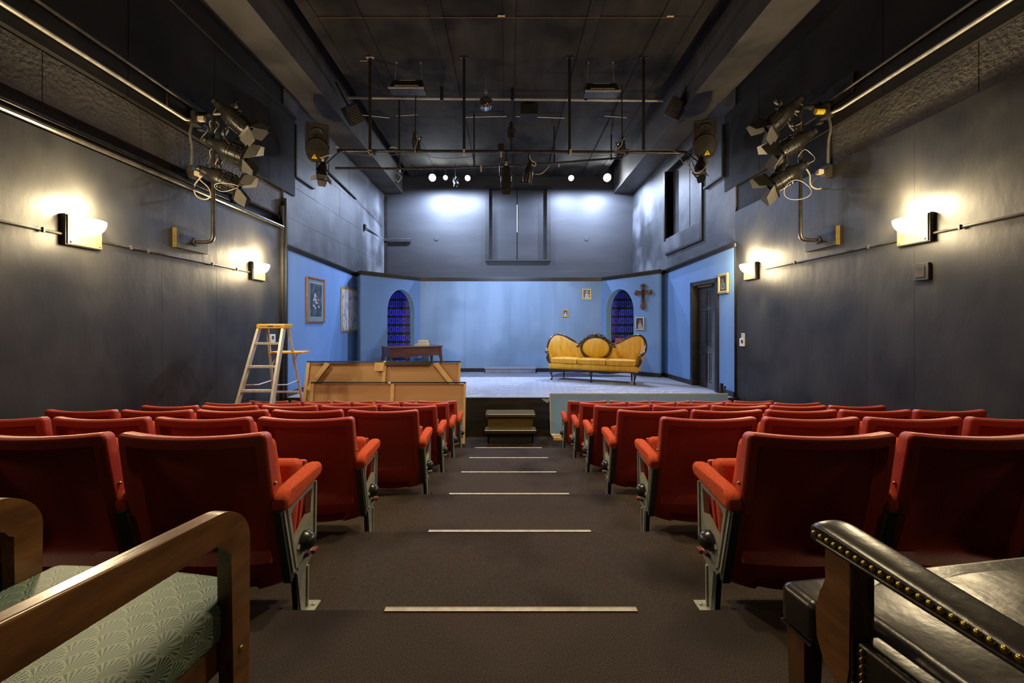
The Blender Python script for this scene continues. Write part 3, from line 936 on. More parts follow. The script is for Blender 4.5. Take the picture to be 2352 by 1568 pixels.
fill_lamps()

# ------------------------------------------------------------------ the blue box set
W_L = Wall((-3.955, 7.27), (-3.90, 10.60))
W_AL = Wall((-3.63, 10.10), (-2.37, 11.10))
W_B = Wall((-2.37, 11.10), (2.55, 11.10))
W_AR = Wall((2.55, 11.10), (3.715, 9.95))
W_R = Wall((3.85, 10.20), (4.035, 7.28))


def wslab(m, w, s0, s1, n0, n1, z0a, z0b, z1a, z1b, bev=0.0):
    """hexahedron along wall w between distances s0..s1, offsets n0..n1 to the room"""
    m.hexa([w.at(s0, z0a, n1) - w.org, w.at(s1, z0b, n1) - w.org, w.at(s1, z0b, n0) - w.org, w.at(s0, z0a, n0) - w.org,
            w.at(s0, z1a, n1) - w.org, w.at(s1, z1b, n1) - w.org, w.at(s1, z1b, n0) - w.org, w.at(s0, z1a, n0) - w.org], bev)


def crown(w, root, s0, s1, za, zb, name='crown_molding'):
    m = MB()
    for n1, dz0, dz1 in ((0.055, -0.035, 0.0), (0.04, -0.06, -0.033), (0.022, -0.085, -0.058), (0.012, -0.10, -0.083)):
        wslab(m, w, s0, s1, -0.02, n1, za + dz0, zb + dz0, za + dz1, zb + dz1, 0.003)
    return m.build(name, M_TRIM, root)


def flat_root(w, label, name='set_wall_flat'):
    t = thing(name, label, 'set wall', (w.A.x, w.A.y, STAGE), 0)
    w.org = Vector((w.A.x, w.A.y, STAGE))
    return t


T = 0.06


def build_set():
    # left side wall
    w = W_L
    t = flat_root(w, 'blue set wall down the left side of the stage, hung with two large pictures')
    za, zb = 2.496, 2.375
    m = MB()
    for a, b in ((0, 1.6), (1.6, 2.83), (2.83, w.L)):
        wslab(m, w, a, b - 0.002, -0.04, 0, STAGE, STAGE, za + (zb - za) * a / w.L - 0.03, za + (zb - za) * b / w.L - 0.03)
    m.build('panel', M_BLUE, t)
    crown(w, t, 0, w.L, za, zb)
    m = MB()
    wslab(m, w, 0, w.L, 0, 0.018, STAGE, STAGE, STAGE + 0.09, STAGE + 0.09, 0.003)
    m.build('baseboard', M_TRIM, t)
    # right side wall with a door
    w = W_R
    t = flat_root(w, 'blue set wall down the right side of the stage, with the black door in it')
    sa, sb = w.hit(1588, 700)[0], w.hit(1651, 700)[0]
    za, zb = 2.372, 2.530
    zd = 1.94
    zt = lambda s: za + (zb - za) * s / w.L
    m = MB()
    wslab(m, w, 0, sa, -0.04, 0, STAGE, STAGE, zt(0) - 0.03, zt(sa) - 0.03)
    wslab(m, w, sa + 0.001, sb - 0.001, -0.04, 0, zd, zd, zt(sa) - 0.03, zt(sb) - 0.03)
    wslab(m, w, sb, w.L, -0.04, 0, STAGE + 0.02, STAGE + 0.02, zt(sb) - 0.03, zt(w.L) - 0.03)
    m.build('panel', M_BLUE, t)
    crown(w, t, 0, w.L, za, zb)
    for a_, b_ in ((0, sa), (sb, w.L)):
        m = MB()
        wslab(m, w, a_, b_, 0, 0.018, STAGE, STAGE, STAGE + 0.10, STAGE + 0.10, 0.003)
        m.build('baseboard', M_TRIM, t)
    m = MB()
    wslab(m, w, w.L, w.L + 0.012, -0.045, 0.004, STAGE + 0.02, STAGE + 0.02, zt(w.L) - 0.1, zt(w.L) - 0.1)
    m.build('added_end_strip', M_TRIM, t)  # black strip added to darken the wall end that the sconce lights
    # door with frame
    d = thing('panel_door', 'black six-panel door standing in the right side wall of the set', 'door', w.at(sa, STAGE), 0)
    w.org = w.at(sa, STAGE)
    fw = 0.09
    m = MB()
    wslab(m, w, sa, sa + fw, -0.14, 0.03, STAGE, STAGE, zd, zd, 0.004)
    wslab(m, w, sb - fw, sb, -0.14, 0.03, STAGE, STAGE, zd, zd, 0.004)
    wslab(m, w, sa, sb, -0.14, 0.03, zd - 0.09, zd - 0.09, zd, zd, 0.004)
    m.build('door_frame', M_TRIM, d)
    a, b = sa + fw, sb - fw
    m = MB()
    wslab(m, w, a, b, -0.13, -0.09, STAGE + 0.01, STAGE + 0.01, zd - 0.115, zd - 0.115)
    W_ = b - a
    leaf = m.build('door_leaf', M_TRIM, d)
    m = MB()
    for (z0, z1) in ((1.42, 1.74), (0.62, 1.34), (-0.12, 0.46)):
        for (c0, c1) in ((0.10, 0.46), (0.54, 0.90)):
            s0, s1 = a + W_ * c0, a + W_ * c1
            for (u0, u1, q0, q1) in ((s0, s1, z0, z0 + 0.02), (s0, s1, z1 - 0.02, z1), (s0, s0 + 0.02, z0, z1), (s1 - 0.02, s1, z0, z1)):
                wslab(m, w, u0, u1, -0.09, -0.078, q0, q0, q1, q1, 0.003)
            wslab(m, w, s0 + 0.05, s1 - 0.05, -0.09, -0.08, z0 + 0.05, z0 + 0.05, z1 - 0.05, z1 - 0.05, 0.006)
    m.build('raised_panels', M_TRIM, leaf)
    m = MB()
    wslab(m, w, a + 0.02, b, -0.088, -0.08, zd - 0.11, zd - 0.11, zd - 0.095, zd - 0.095)
    m.build('light_gap', M_PINE, d)['label'] = 'pale bare strip above the door leaf'
    # back wall
    w = W_B
    t = flat_root(w, 'wide pale blue set wall across the back of the stage')
    m = MB()
    for a, b in ((0, 1.22), (1.22, 2.44), (2.44, 3.66), (3.66, w.L)):
        wslab(m, w, a, b - 0.0025, -0.04, 0, STAGE, STAGE, 2.28, 2.28)
    m.build('panel', M_BLUEBACK, t)
    crown(w, t, 0, w.L, 2.313, 2.313)
    m = MB()
    wslab(m, w, 0, w.L, 0, 0.018, STAGE, STAGE, STAGE + 0.10, STAGE + 0.10, 0.003)
    m.build('baseboard', M_TRIM, t)
    # arched flats
    for w, px0, px1, pyt, lab, za, zb, nm in (
            (W_AL, 889, 953, 664, 'angled blue set wall with an arch, left of the pale back wall', 2.372, 2.320, 'left'),
            (W_AR, 1391, 1456, 663, 'angled blue set wall with an arch, right of the pale back wall', 2.320, 2.385, 'right')):
        t = flat_root(w, lab)
        sa, sb = w.hit(px0, 700)[0], w.hit(px1, 700)[0]
        zt_ = w.hit((px0 + px1) / 2, pyt)[1]
        r = (sb - sa) / 2
        hgt = 0.62
        zs = zt_ - hgt
        poly = [(0.0, STAGE), (sa, STAGE), (sa, zs)]
        arc = []
        for k in range(1, 24):
            a = math.pi * (1 - k / 24)
            arc.append((sa + r + r * math.cos(a), zs + hgt * math.sin(a) ** 0.9))
        poly += arc + [(sb, zs), (sb, STAGE), (w.L, STAGE), (w.L, zb - 0.03), (0.0, za - 0.03)]
        MB().prism(poly, lambda a, b, d: w.at(a, b, d) - w.org, -0.05, 0.0).build('panel', M_BLUE, t, smooth=False)
        # arch lining
        edge = [(sa, STAGE), (sa, zs)] + arc + [(sb, zs), (sb, STAGE)]
        m = MB()
        n = len(edge)
        cx = sa + r
        A = []
        for (a, b) in edge:
            ia = a + (0.006 if a < cx else -0.006)
            A.append([m.bm.verts.new(w.at(a, b, -0.001) - w.org), m.bm.verts.new(w.at(a, b, -0.28) - w.org), m.bm.verts.new(w.at(ia, b - (0.006 if b > zs else 0), -0.28) - w.org), m.bm.verts.new(w.at(ia, b - (0.006 if b > zs else 0), -0.001) - w.org)])
        for i in range(n - 1):
            for k in range(4):
                l = (k + 1) % 4
                m.bm.faces.new([A[i][k], A[i][l], A[i + 1][l], A[i + 1][k]])
        m.build('arch_lining', M_TEAL, t)
        crown(w, t, 0, w.L, za, zb)
        m = MB()
        wslab(m, w, 0, sa, 0, 0.018, STAGE, STAGE, STAGE + 0.10, STAGE + 0.10, 0.003)
        wslab(m, w, sb, w.L, 0, 0.018, STAGE, STAGE, STAGE + 0.10, STAGE + 0.10, 0.003)
        m.build('baseboard', M_TRIM, t)
        # side return strips in shade
        if nm == 'left':
            pass
        # backdrop painted with ones and noughts
        Y = 11.55
        xa, xb = (px0 - 14 - VX) * Y / F, (px1 + 14 - VX) * Y / F
        if nm == 'left':
            xb = min(xb, -2.38)
        else:
            xa = max(xa, 2.56)
        xm = (xa + xb) / 2
        bt = thing('digit_backdrop', 'black board covered in violet ones and noughts behind the %s arch' % nm, 'backdrop', (xm, Y, STAGE))
        MB().box(xa - xm, xb - xm, 0.0, 0.02, 0, 2.42).build('board', M_BLACK, bt)
        m = MB()
        rnd = random.Random(3 if nm == 'left' else 4)
        z = 2.28 - 0.10
        row = 0
        hh = 0.160
        while z - hh > 0.02:
            x = xa - xm + 0.01 + (0.06 if row % 2 else 0.0) + rnd.uniform(-0.01, 0.01)
            one = (row % 2 == 0)
            tw = 0.026
            while x + 0.10 < xb - xm:
                if one:
                    m.box(x, x + tw, -0.003, 0, z - hh, z)
                    x += tw + 0.030
                else:
                    ww = 0.092
                    m.box(x, x + tw, -0.003, 0, z - hh, z).box(x + ww - tw, x + ww, -0.003, 0, z - hh, z)
                    m.box(x + tw, x + ww - tw, -0.003, 0, z - tw, z).box(x + tw, x + ww - tw, -0.003, 0, z - hh, z - hh + tw)
                    x += ww + 0.030
                one = not one
            z -= 0.238
            row += 1
        m.build('painted_digits', M_DIGIT, bt, smooth=False)
    # dark returns in the corners between side and arched walls
    for i, (a, b) in enumerate(((W_L.B, W_AL.A), (W_AR.B, W_R.A))):
        w = Wall((a.x, a.y), (b.x, b.y))
        t = flat_root(w, ['narrow dark blue return strip in the left corner of the set', 'narrow dark blue return strip in the right corner of the set'][i], 'corner_return')
        m = MB()
        wslab(m, w, 0.0, w.L, -0.03, 0, STAGE, STAGE, 2.36, 2.36)
        m.build('panel', M_BLUE, t)
        crown(w, t, 0.0, w.L, 2.375, 2.372)
        m = MB()
        wslab(m, w, 0, w.L, 0, 0.015, STAGE, STAGE, STAGE + 0.10, STAGE + 0.10, 0.003)
        m.build('baseboard', M_TRIM, t)


build_set()


def mat_scene(name, cols, scale, stretch=(1, 1, 1), detail=6):
    m = mat(name, cols[0], cols[-1], rough=0.25, scale=scale, detail=detail, stretch=stretch)
    for n in m.node_tree.nodes:
        if n.type == 'VALTORGB':
            el = n.color_ramp.elements
            for k, c in enumerate(cols[1:-1]):
                e = el.new(0.35 + 0.3 * (k + 1) / (len(cols) - 1))
                e.color = (*c, 1)
    return m


M_LAND = mat_scene('pale_garden_picture', [(0.30, 0.36, 0.52), (0.55, 0.60, 0.74), (0.80, 0.80, 0.88), (0.88, 0.87, 0.90), (0.55, 0.57, 0.60)], 5.0)
M_STILL = mat_scene('dim_figure_picture', [(0.030, 0.050, 0.070), (0.06, 0.085, 0.11), (0.11, 0.14, 0.16)], 7.0)


def picture(w, rect, label, fr_m, fw, canvas_m, figures=(), mount=0.0, mount_m=None, depth=0.03, name='framed_picture', shear=0):
    x0, x1, y0, y1 = rect
    s0, zt0 = w.hit(x0, y0)
    s1, _ = w.hit(x1, y0)
    xm = (x0 + x1) / 2
    sm, zt = w.hit(xm, (y0))
    _, zb = w.hit(xm, y1)
    W_, H_ = abs(s1 - s0), zt - zb
    smid = (s0 + s1) / 2
    base = w.at(smid, (zt + zb) / 2, 0.0)
    t = thing(name, label, 'picture', base, w.rz)
    m = MB()
    h, v = W_ / 2, H_ / 2
    m.box(-h, -h + fw, -depth, 0, -v, v, bev=fw * 0.2).box(h - fw, h, -depth, 0, -v, v, bev=fw * 0.2)
    m.box(-h + fw * 0.8, h - fw * 0.8, -depth, 0, v - fw, v, bev=fw * 0.2).box(-h + fw * 0.8, h - fw * 0.8, -depth, 0, -v, -v + fw, bev=fw * 0.2)
    m.build('frame', fr_m, t)
    if mount:
        MB().box(-h + fw * 0.9, h - fw * 0.9, -depth * 0.45, 0, -v + fw * 0.9, v - fw * 0.9).build('mount', mount_m, t)
    k = fw + mount - 0.002
    yy = -depth * (0.55 if mount else 0.45)
    c = MB().box(-h + k, h - k, yy, -0.001, -v + k, v - k).build('canvas', canvas_m, t)
    if mount:
        mm = MB()
        for (a, b, c0, c1) in ((-h + k - .006, h - k + .006, -v + k - .006, -v + k), (-h + k - .006, h - k + .006, v - k, v - k + .006), (-h + k - .006, -h + k, -v + k, v - k), (h - k, h - k + .006, -v + k, v - k)):
            mm.box(a, b, yy - 0.001, yy, c0, c1)
        mm.build('mount_line', M_WHITEPL, t)
    if figures:
        for fm, ells in figures:
            mm = MB()
            for (cx, cz, rx, rz_) in ells:
                n = 18
                pts = [(cx * h + rx * h * math.cos(2 * math.pi * q / n), cz * v + rz_ * v * math.sin(2 * math.pi * q / n)) for q in range(n)]
                mm.prism(pts, lambda a, b, d: Vector((a, yy - d, b)), 0, 0.0012 + 0.0004 * abs(cx))
            mm.build('painted_figure', fm, c, smooth=False)
    return t


M_SKIN = mat('muted_portrait_flesh', (0.30, 0.24, 0.22), (0.40, 0.33, 0.30), rough=0.4, scale=20)
M_ROSE = mat('muted_rose_paint', (0.36, 0.12, 0.12), (0.5, 0.3, 0.3), rough=0.4, scale=20)
rnd = random.Random(8)
fl1 = [(rnd.uniform(-0.30, 0.30), rnd.uniform(-0.42, 0.25), 0.07, 0.05) for _ in range(16)]
fl2 = [(rnd.uniform(-0.25, 0.3), rnd.uniform(-0.3, 0.32), 0.06, 0.035) for _ in range(9)]
picture(W_L, (703, 744, 638, 741), 'tall picture in a brown wood frame with grey-green mount on the left set wall', M_BROWNFR, 0.035, M_STILL,
        [(M_PALEPIC, fl1), (M_ROSE, fl2)], mount=0.085, mount_m=M_MATBRD)
picture(W_L, (783, 822.5, 661, 762), 'large pale landscape in a gilt frame at the far end of the left set wall', M_GOLD, 0.05, M_LAND)
pf = [(M_PALEPIC, [(0.0, 0.55, 0.13, 0.11), (0.02, 0.30, 0.22, 0.2), (-0.02, -0.1, 0.30, 0.38), (0.1, -0.6, 0.6, 0.2), (0.42, -0.2, 0.3, 0.08)])]
picture(W_B, (1337, 1357.5, 663, 688), 'small gilt-framed black and white seated portrait, upper one on the pale back wall', M_GOLD, 0.028, M_DARKPIC, pf)
picture(W_B, (1292, 1305, 711, 728), 'tiny gilt-framed portrait, lower one on the pale back wall', M_GOLD, 0.026, M_DARKPIC,
        [(M_PALEPIC, [(0.0, 0.25, 0.24, 0.24), (0, -0.45, 0.5, 0.45)])])
picture(W_AR, (1460, 1480.5, 728, 757.5), 'silver-framed dark portrait of a woman below the cross', M_SILVER, 0.028, M_DARKPIC,
        [(M_SKIN, [(0.0, 0.40, 0.20, 0.18), (0.02, 0.1, 0.12, 0.15), (0.05, -0.25, 0.42, 0.28), (0.1, -0.6, 0.55, 0.3)]), (M_BLACK, [(0.0, 0.56, 0.26, 0.12), (-0.2, 0.38, 0.10, 0.2)])])
picture(W_R, (1652, 1675, 628, 674), 'gilt-framed dark picture on the narrow blue wall right of the black door', M_GOLD, 0.05, M_DARKPIC,
        [(M_MATBRD, [(-0.1, 0.2, 0.12, 0.3), (0.2, -0.2, 0.15, 0.3), (0.0, -0.5, 0.4, 0.1), (-0.3, -0.2, 0.08, 0.25)])], depth=0.04)


# carved cross
def cross():
    w = W_AR
    s, zt = w.hit(1478, 652)
    _, zb = w.hit(1478, 711)
    _, zc = w.hit(1478, 672)
    t = thing('carved_cross', 'ornate dark brown carved cross on the blue wall right of the right arch', 'cross', w.at(s, zc, 0.0), w.rz)
    up, dn, sd = zt - zc, zc - zb, 0.225
    m = MB()

    def arm(dx, dz, L):
        pts = []
        prof = [(0.0, 0.035), (0.3, 0.038), (0.5, 0.05), (0.62, 0.04), (0.72, 0.062), (0.85, 0.068), (0.95, 0.05), (1.0, 0.02)]
        side = [(L * a, b) for a, b in prof]
        poly = side + [(a, -b) for a, b in side[::-1]]
        if dx:
            f = lambda a, b, d: Vector((a * dx, -d, b))
        else:
            f = lambda a, b, d: Vector((b, -d, a * dz))
        m.prism(poly, f, 0.004, 0.03)
        for a in (0.78, 0.9):
            c = Vector((L * a * dx, -0.032, 0)) if dx else Vector((0, -0.032, L * a * dz))
            m.ball(c, (0.03, 0.015, 0.03), 10, 6)
    arm(0, 1, up)
    arm(0, -1, dn)
    arm(1, 0, sd)
    arm(-1, 0, sd)
    m.build('cross_body', M_DESK, t)
    m = MB()
    m.tube(crom([(0, -0.045, 0.05), (0, -0.05, -0.02), (0.005, -0.045, -0.12), (0, -0.042, -0.2)], 4), [0.02] * 5 + [0.018] * 4 + [0.01] * 4, 8)
    m.tube([(-0.13, -0.04, 0.04), (0, -0.045, 0.015), (0.13, -0.04, 0.04)], 0.010, 6)
    m.ball((0, -0.05, 0.065), 0.02, 10, 8)
    for k in range(5):
        m.ball((0.0, -0.034, -0.24 - k * 0.035), (0.025, 0.012, 0.014), 8, 6)
    m.build('carved_figure', M_MAHOG, t)


cross()


# ------------------------------------------------------------------ platform, desk, books, sofa
def platform():
    t = thing('low_platform', 'low grey platform on the stage floor against the pale back wall', 'platform', (0.07, 10.90, STAGE))
    MB().box(-0.66, 0.66, -0.17, 0.17, 0.0, 0.125, bev=0.004).build('riser', mat('grey_platform_side', (0.16, 0.17, 0.20), (0.22, 0.23, 0.27), rough=0.6), t)
    MB().box(-0.68, 0.68, -0.19, 0.18, 0.125, 0.155, bev=0.005).build('top_board', M_STAGE, t)


platform()


def cabriole(m, x, y, h, s=1.0, out=(0, -1), base=0.0):
    pts = crom([(x, y, base + h), (x + out[0] * 0.02 * s, y + out[1] * 0.02 * s, base + h * 0.72), (x, y, base + h * 0.42), (x - out[0] * 0.012 * s, y - out[1] * 0.012 * s, base + h * 0.18), (x + out[0] * 0.015 * s, y + out[1] * 0.015 * s, base + 0.012)], 4)
    n = len(pts)
    rs = []
    for i in range(n):
        u = i / (n - 1)
        r = 0.042 - 0.026 * smooth01(u / 0.6) if u < 0.8 else 0.016 + 0.014 * (u - 0.8) / 0.2
        rs.append(r * s)
    m.tube(pts, rs, 10)
    return m


def desk():
    a = Vector((-2.74, 9.52, 0))
    rz = math.radians(34)
    t = thing('writing_desk', 'dark reddish desk with carved curved legs in front of the left arch', 'desk', (a.x, a.y, STAGE), rz)
    L, D, H = 1.32, 0.62, 0.76
    MB().box(-0.03, L + 0.03, -0.03, D + 0.03, H - 0.022, H, bev=0.006).build('desk_top', M_DESK, t)
    m = MB()
    for y in (0.015, D - 0.035):
        n = 40
        poly = [(0.03, H - 0.022), (L - 0.03, H - 0.022)]
        for i in range(n + 1):
            x = L - 0.03 - (L - 0.06) * i / n
            u = x / L
            dz = 0.018 * abs(math.sin(u * math.pi * 3)) - 0.05 * (math.exp(-((u - 0.33) / 0.035) ** 2) + math.exp(-((u - 0.67) / 0.035) ** 2) + 0.6 * math.exp(-((u - 0.5) / 0.03) ** 2))
            poly.append((x, H - 0.255 + dz))
        m.prism(poly, lambda p, q, d: Vector((p, d, q)), y, y + 0.02)
    for x in (0.01, L - 0.03):
        n = 20
        poly = [(0.03, H - 0.022), (D - 0.03, H - 0.022)]
        for i in range(n + 1):
            y = D - 0.03 - (D - 0.06) * i / n
            poly.append((y, H - 0.255 + 0.02 * abs(math.sin(y / D * math.pi * 2))))
        m.prism(poly, lambda p, q, d: Vector((d, p, q)), x, x + 0.02)
    m.build('apron', M_DESK, t)
    for x, ox in ((0.03, -1), (L - 0.03, 1)):
        for y, oy in ((0.03, -1), (D - 0.03, 1)):
            m = MB()
            cabriole(m, x, y, 0.53, 1.0, (ox * 0.8, oy * 0.8))
            m.box(x - 0.03, x + 0.03, y - 0.03, y + 0.03, 0.50, H - 0.022, bev=0.006)
            m.build('leg', M_DESK, t)
    # books in a loose pile
    base = Vector((0.93, 0.34, H))
    z = STAGE + H
    R = Matrix.Rotation(rz, 4, 'Z')
    for i, (w_, d_, h_, ang, mt, lab, dx) in enumerate((
            (0.36, 0.26, 0.028, -34, M_BUFF, 'widest and lowest of the old books piled on the desk', 0.0),
            (0.29, 0.22, 0.034, -30, M_OCHRE, 'ochre book second from the bottom of the pile on the desk', 0.03),
            (0.25, 0.19, 0.030, -38, M_BUFF, 'grey-brown book second from the top of the pile on the desk', 0.04),
            (0.23, 0.17, 0.040, -33, M_OCHRE, 'topmost thick book with ochre cover on the desk', 0.035))):
        c = Vector((a.x, a.y, 0)) + R @ Vector((base.x + dx, base.y, 0))
        b = thing('old_book', lab, 'book', (c.x, c.y, z), rz + math.radians(ang), 'old books piled on the desk')
        MB().box(-w_ / 2 + 0.005, w_ / 2 - 0.005, -d_ / 2 + 0.005, d_ / 2 - 0.003, 0.004, h_ - 0.004).build('pages', M_PAPER, b)
        MB().box(-w_ / 2, w_ / 2, -d_ / 2, d_ / 2, 0, 0.004).box(-w_ / 2, w_ / 2, -d_ / 2, d_ / 2, h_ - 0.004, h_).box(-w_ / 2, w_ / 2, d_ / 2 - 0.004, d_ / 2, 0, h_).build('cover', mt, b)
        z += h_ + 0.0005


desk()


def sofa():
    org = P(1353, 877, 9.19)
    rz = math.radians(-24.5)
    org = org + Vector((0.05, -0.02, 0))
    t = thing('carved_sofa', 'antique sofa in golden yellow velvet with a carved dark wood frame on the stage', 'sofa', (org.x, org.y, STAGE), rz)
    # plan path of the back from the left arm end round to the right arm end, with top heights
    half = [(0.0, 0.52, 0.80), (0.20, 0.52, 0.81), (0.38, 0.52, 0.835), (0.50, 0.52, 0.865), (0.64, 0.51, 0.94), (0.80, 0.50, 1.02), (0.95, 0.47, 1.045), (1.03, 0.45, 1.02), (1.10, 0.40, 0.94), (1.135, 0.30, 0.80), (1.12, 0.19, 0.69), (1.08, 0.10, 0.645)]
    path = [(-x, y, z) for x, y, z in half[:0:-1]] + half
    sm = crom(path, 6)
    n = len(sm) - 1

    def top(u):
        k = min(int(u * n), n - 1)
        f = u * n - k
        return sm[k].lerp(sm[k + 1], f)

    def tangent(u):
        a, b = top(max(0, u - 0.004)), top(min(1, u + 0.004))
        d = Vector((b.x - a.x, b.y - a.y, 0))
        return d.normalized()

    def inner(u, v):
        p = top(u)
        d = tangent(u)
        nrm = Vector((d.y, -d.x, 0))          # toward the sitter
        z = 0.34 + (p.z - 0.34 - 0.01) * v
        fold = 0.019 * math.sin(u * 80 + v * 9) * (0.6 + 0.4 * math.sin(u * 31)) * math.sin(math.pi * v) * (1 if abs(p.x) > 0.4 else 0)
        puff = 0.045 * math.sin(math.pi * min(1, v * 1.02)) ** 0.7 + fold
        narrow = (1 - v) * (0.10 if abs(p.x) > 0.5 else 0.0) * smooth01((abs(p.x) - 0.5) / 0.5)
        q = Vector((p.x, p.y, z)) + nrm * (puff + 0.015 + narrow)
        q.x *= 1 - 0.05 * (1 - v)
        return q

    def outer(u, v):
        p = top(u)
        d = tangent(u)
        nrm = Vector((d.y, -d.x, 0))
        z = 0.25 + (p.z - 0.25 - 0.01) * v
        narrow = (1 - v) * 0.13 * smooth01((abs(p.x) - 0.5) / 0.5)
        q = Vector((p.x, p.y, z)) + nrm * (-0.03 + narrow)
        q.x *= 1 - 0.05 * (1 - v)
        return q
    MB().grid(150, 14, inner, outer).build('backrest', M_VELVET, t, angle=60)
    # carved top rail ending in scrolled arms
    rail = [Vector(p) + Vector((0, 0, 0.0)) for p in sm]
    lo = [Vector((-x, y, z)) for x, y, z in ((1.08, 0.10, 0.645), (1.055, 0.05, 0.63), (1.03, 0.02, 0.57), (1.045, 0.03, 0.50), (1.03, 0.05, 0.43), (0.98, 0.045, 0.385), (0.93, 0.02, 0.37))]
    lo_s = crom(lo, 4)
    hi_s = [Vector((-p.x, p.y, p.z)) for p in lo_s]
    full = lo_s[::-1][:-1] + rail + hi_s[1:]
    rs = []
    for i, p in enumerate(full):
        r = 0.026 if abs(p.x) > 0.35 else 0.022
        if p.z < 0.66 and abs(p.x) > 0.9:
            r = 0.030 + 0.006 * math.sin(p.z * 40)
        rs.append(r)
    m = MB().tube(full, rs, 10)
    for s in (-1, 1):
        m.ball((s * 1.075, 0.055, 0.648), (0.045, 0.06, 0.036), 12, 8)
        m.ball((s * 0.97, 0.02, 0.40), (0.055, 0.045, 0.042), 12, 8)
    m.build('top_rail', M_MAHOG, t, angle=60)
    # medallion
    cz, rx, rz_ = 0.735, 0.345, 0.258
    ring = [Vector((rx * math.cos(a), 0.44 + 0.02 * math.sin(a), cz + rz_ * math.sin(a))) for a in [2 * math.pi * k / 48 for k in range(48)]]
    med = MB().tube(ring, 0.028, 10, closed=True).build('medallion_frame', M_MAHOG, t, angle=60)
    m = MB()
    m.ball((0, 0.47, cz), (rx - 0.005, 0.075, rz_ - 0.005), 36, 18)
    m.build('medallion_cushion', M_VELVET, t, angle=60)
    m = MB()
    for k in range(27):
        a = math.radians(22 + 136 * k / 26)
        r0, r1 = rx + 0.035 + 0.012 * math.sin(k * 2.1), rz_ + 0.035 + 0.014 * math.sin(k * 2.1)
        m.ball((r0 * math.cos(a), 0.44, cz + r1 * math.sin(a)), (0.024, 0.02, 0.020 + 0.012 * (k % 3 == 0)), 8, 6)
    for s in (-1, 1):
        for (c0, c1, hgt) in ((0.02, 0.13, 0.045), (0.10, 0.21, 0.035)):
            pts = []
            for k in range(9):
                u = k / 8
                x = s * (c0 + (c1 - c0) * u)
                base_z = cz + (rz_ + 0.04) * math.sqrt(max(0, 1 - (x / (rx + 0.06)) ** 2))
                pts.append((x, 0.44, base_z + hgt * math.sin(math.pi * u)))
            m.tube(pts, 0.010, 6)
        for k in range(6):
            m.ball((s * (0.335 + 0.022 * k), 0.45, cz + 0.17 - 0.028 * k + (0.012 if k % 2 else 0)), (0.022, 0.018, 0.024), 8, 6)
    m.ball((0, 0.43, cz + rz_ + 0.055), (0.05, 0.03, 0.035), 10, 8)
    m.build('carved_crest', M_MAHOG, t, angle=60)
    # seat box, serpentine rail, legs, cushions
    m = MB()

    def ser(x):
        return 0.018 * math.cos(x * math.pi / 0.98 * 2)
    m.grid(40, 4, lambda u, v: Vector((-0.99 + 1.98 * u, -0.02 - ser(-0.99 + 1.98 * u) - 0.012 * math.sin(math.pi * v), 0.262 + 0.125 * v)),
           lambda u, v: Vector((-0.99 + 1.98 * u, 0.57, 0.262 + 0.125 * v)))
    m.build('seat_base', M_VELVET, t, angle=50)
    n2 = 60
    poly = [(-0.97, 0.268), (0.97, 0.268)]
    for i in range(n2 + 1):
        x = 0.97 - 1.94 * i / n2
        u = abs(x) / 0.97
        poly.append((x, 0.225 - 0.022 * math.sin(u * math.pi * 2 - 0.4) - (0.02 if u < 0.05 or u > 0.95 else 0)))
    m = MB().prism(poly, lambda a, b, d: Vector((a, d - ser(a), b)), -0.045, -0.01)
    m.box(-0.97, -0.94, -0.02, 0.55, 0.215, 0.268, bev=0.005).box(0.94, 0.97, -0.02, 0.55, 0.215, 0.268, bev=0.005).box(-0.95, 0.95, 0.53, 0.56, 0.215, 0.268)
    m.build('carved_rail', M_MAHOG, t)
    for x, y, oy in ((-0.93, -0.015, -1), (0.0, -0.03, -1), (0.93, -0.015, -1)):
        m = MB()
        cabriole(m, x, y, 0.255, 0.98, (math.copysign(0.6, x) if x else 0, oy))
        m.build('leg', M_MAHOG, t)
    for x in (-0.80, 0.80):
        MB().tube([(x, 0.52, 0.23), (x, 0.545, 0.0)], [0.022, 0.018], 8).build('leg', M_MAHOG, t)
    for i, (x0, x1) in enumerate(((-0.95, -0.325), (-0.315, 0.315), (0.325, 0.95))):
        cx, hw = (x0 + x1) / 2, (x1 - x0) / 2
        m = MB()
        m.box(x0, x1, -0.035 - 0.015 * (i == 1), 0.43, 0.388, 0.50, bev=0.03, seg=4)
        for v in m.bm.verts:
            if v.co.z > 0.46:
                dx, dy = (v.co.x - cx) / hw, (v.co.y - 0.2) / 0.23
                v.co.z += 0.02 * (1 - min(1, dx * dx)) + 0.01
        bmesh.ops.subdivide_edges(m.bm, edges=m.bm.edges[:], cuts=1, use_grid_fill=True)
        for v in m.bm.verts:
            dx, dy = (v.co.x - cx) / hw, (v.co.y - 0.2) / 0.23
            if v.co.z > 0.49:
                v.co.z += 0.018 * max(0, 1 - dx * dx) * max(0, 1 - dy * dy)
        m.build('seat_cushion', M_VELVET, t, angle=60)


sofa()


def red_chair():
    t = thing('side_chair', 'red-backed chair mostly hidden behind the yellow sofa by the right arch', 'chair', (3.12, 11.12, STAGE), math.radians(-15))
    m = MB().box(-0.19, 0.19, 0.16, 0.19, 0.55, 0.905, bev=0.015)
    m.build('backrest', M_RED, t)
    MB().box(-0.19, 0.19, -0.14, 0.18, 0.42, 0.47, bev=0.02).build('seat', M_RED, t)
    for x in (-0.19, 0.19):
        MB().tube([(x * 0.9, -0.12, 0.42), (x * 0.9, -0.13, 0.0)], 0.014, 8).build('leg', M_BLACK, t)
        MB().tube([(x, 0.19, 0.85), (x, 0.17, 0.42), (x, 0.2, 0.0)], 0.014, 8).build('leg', M_BLACK, t)


red_chair()


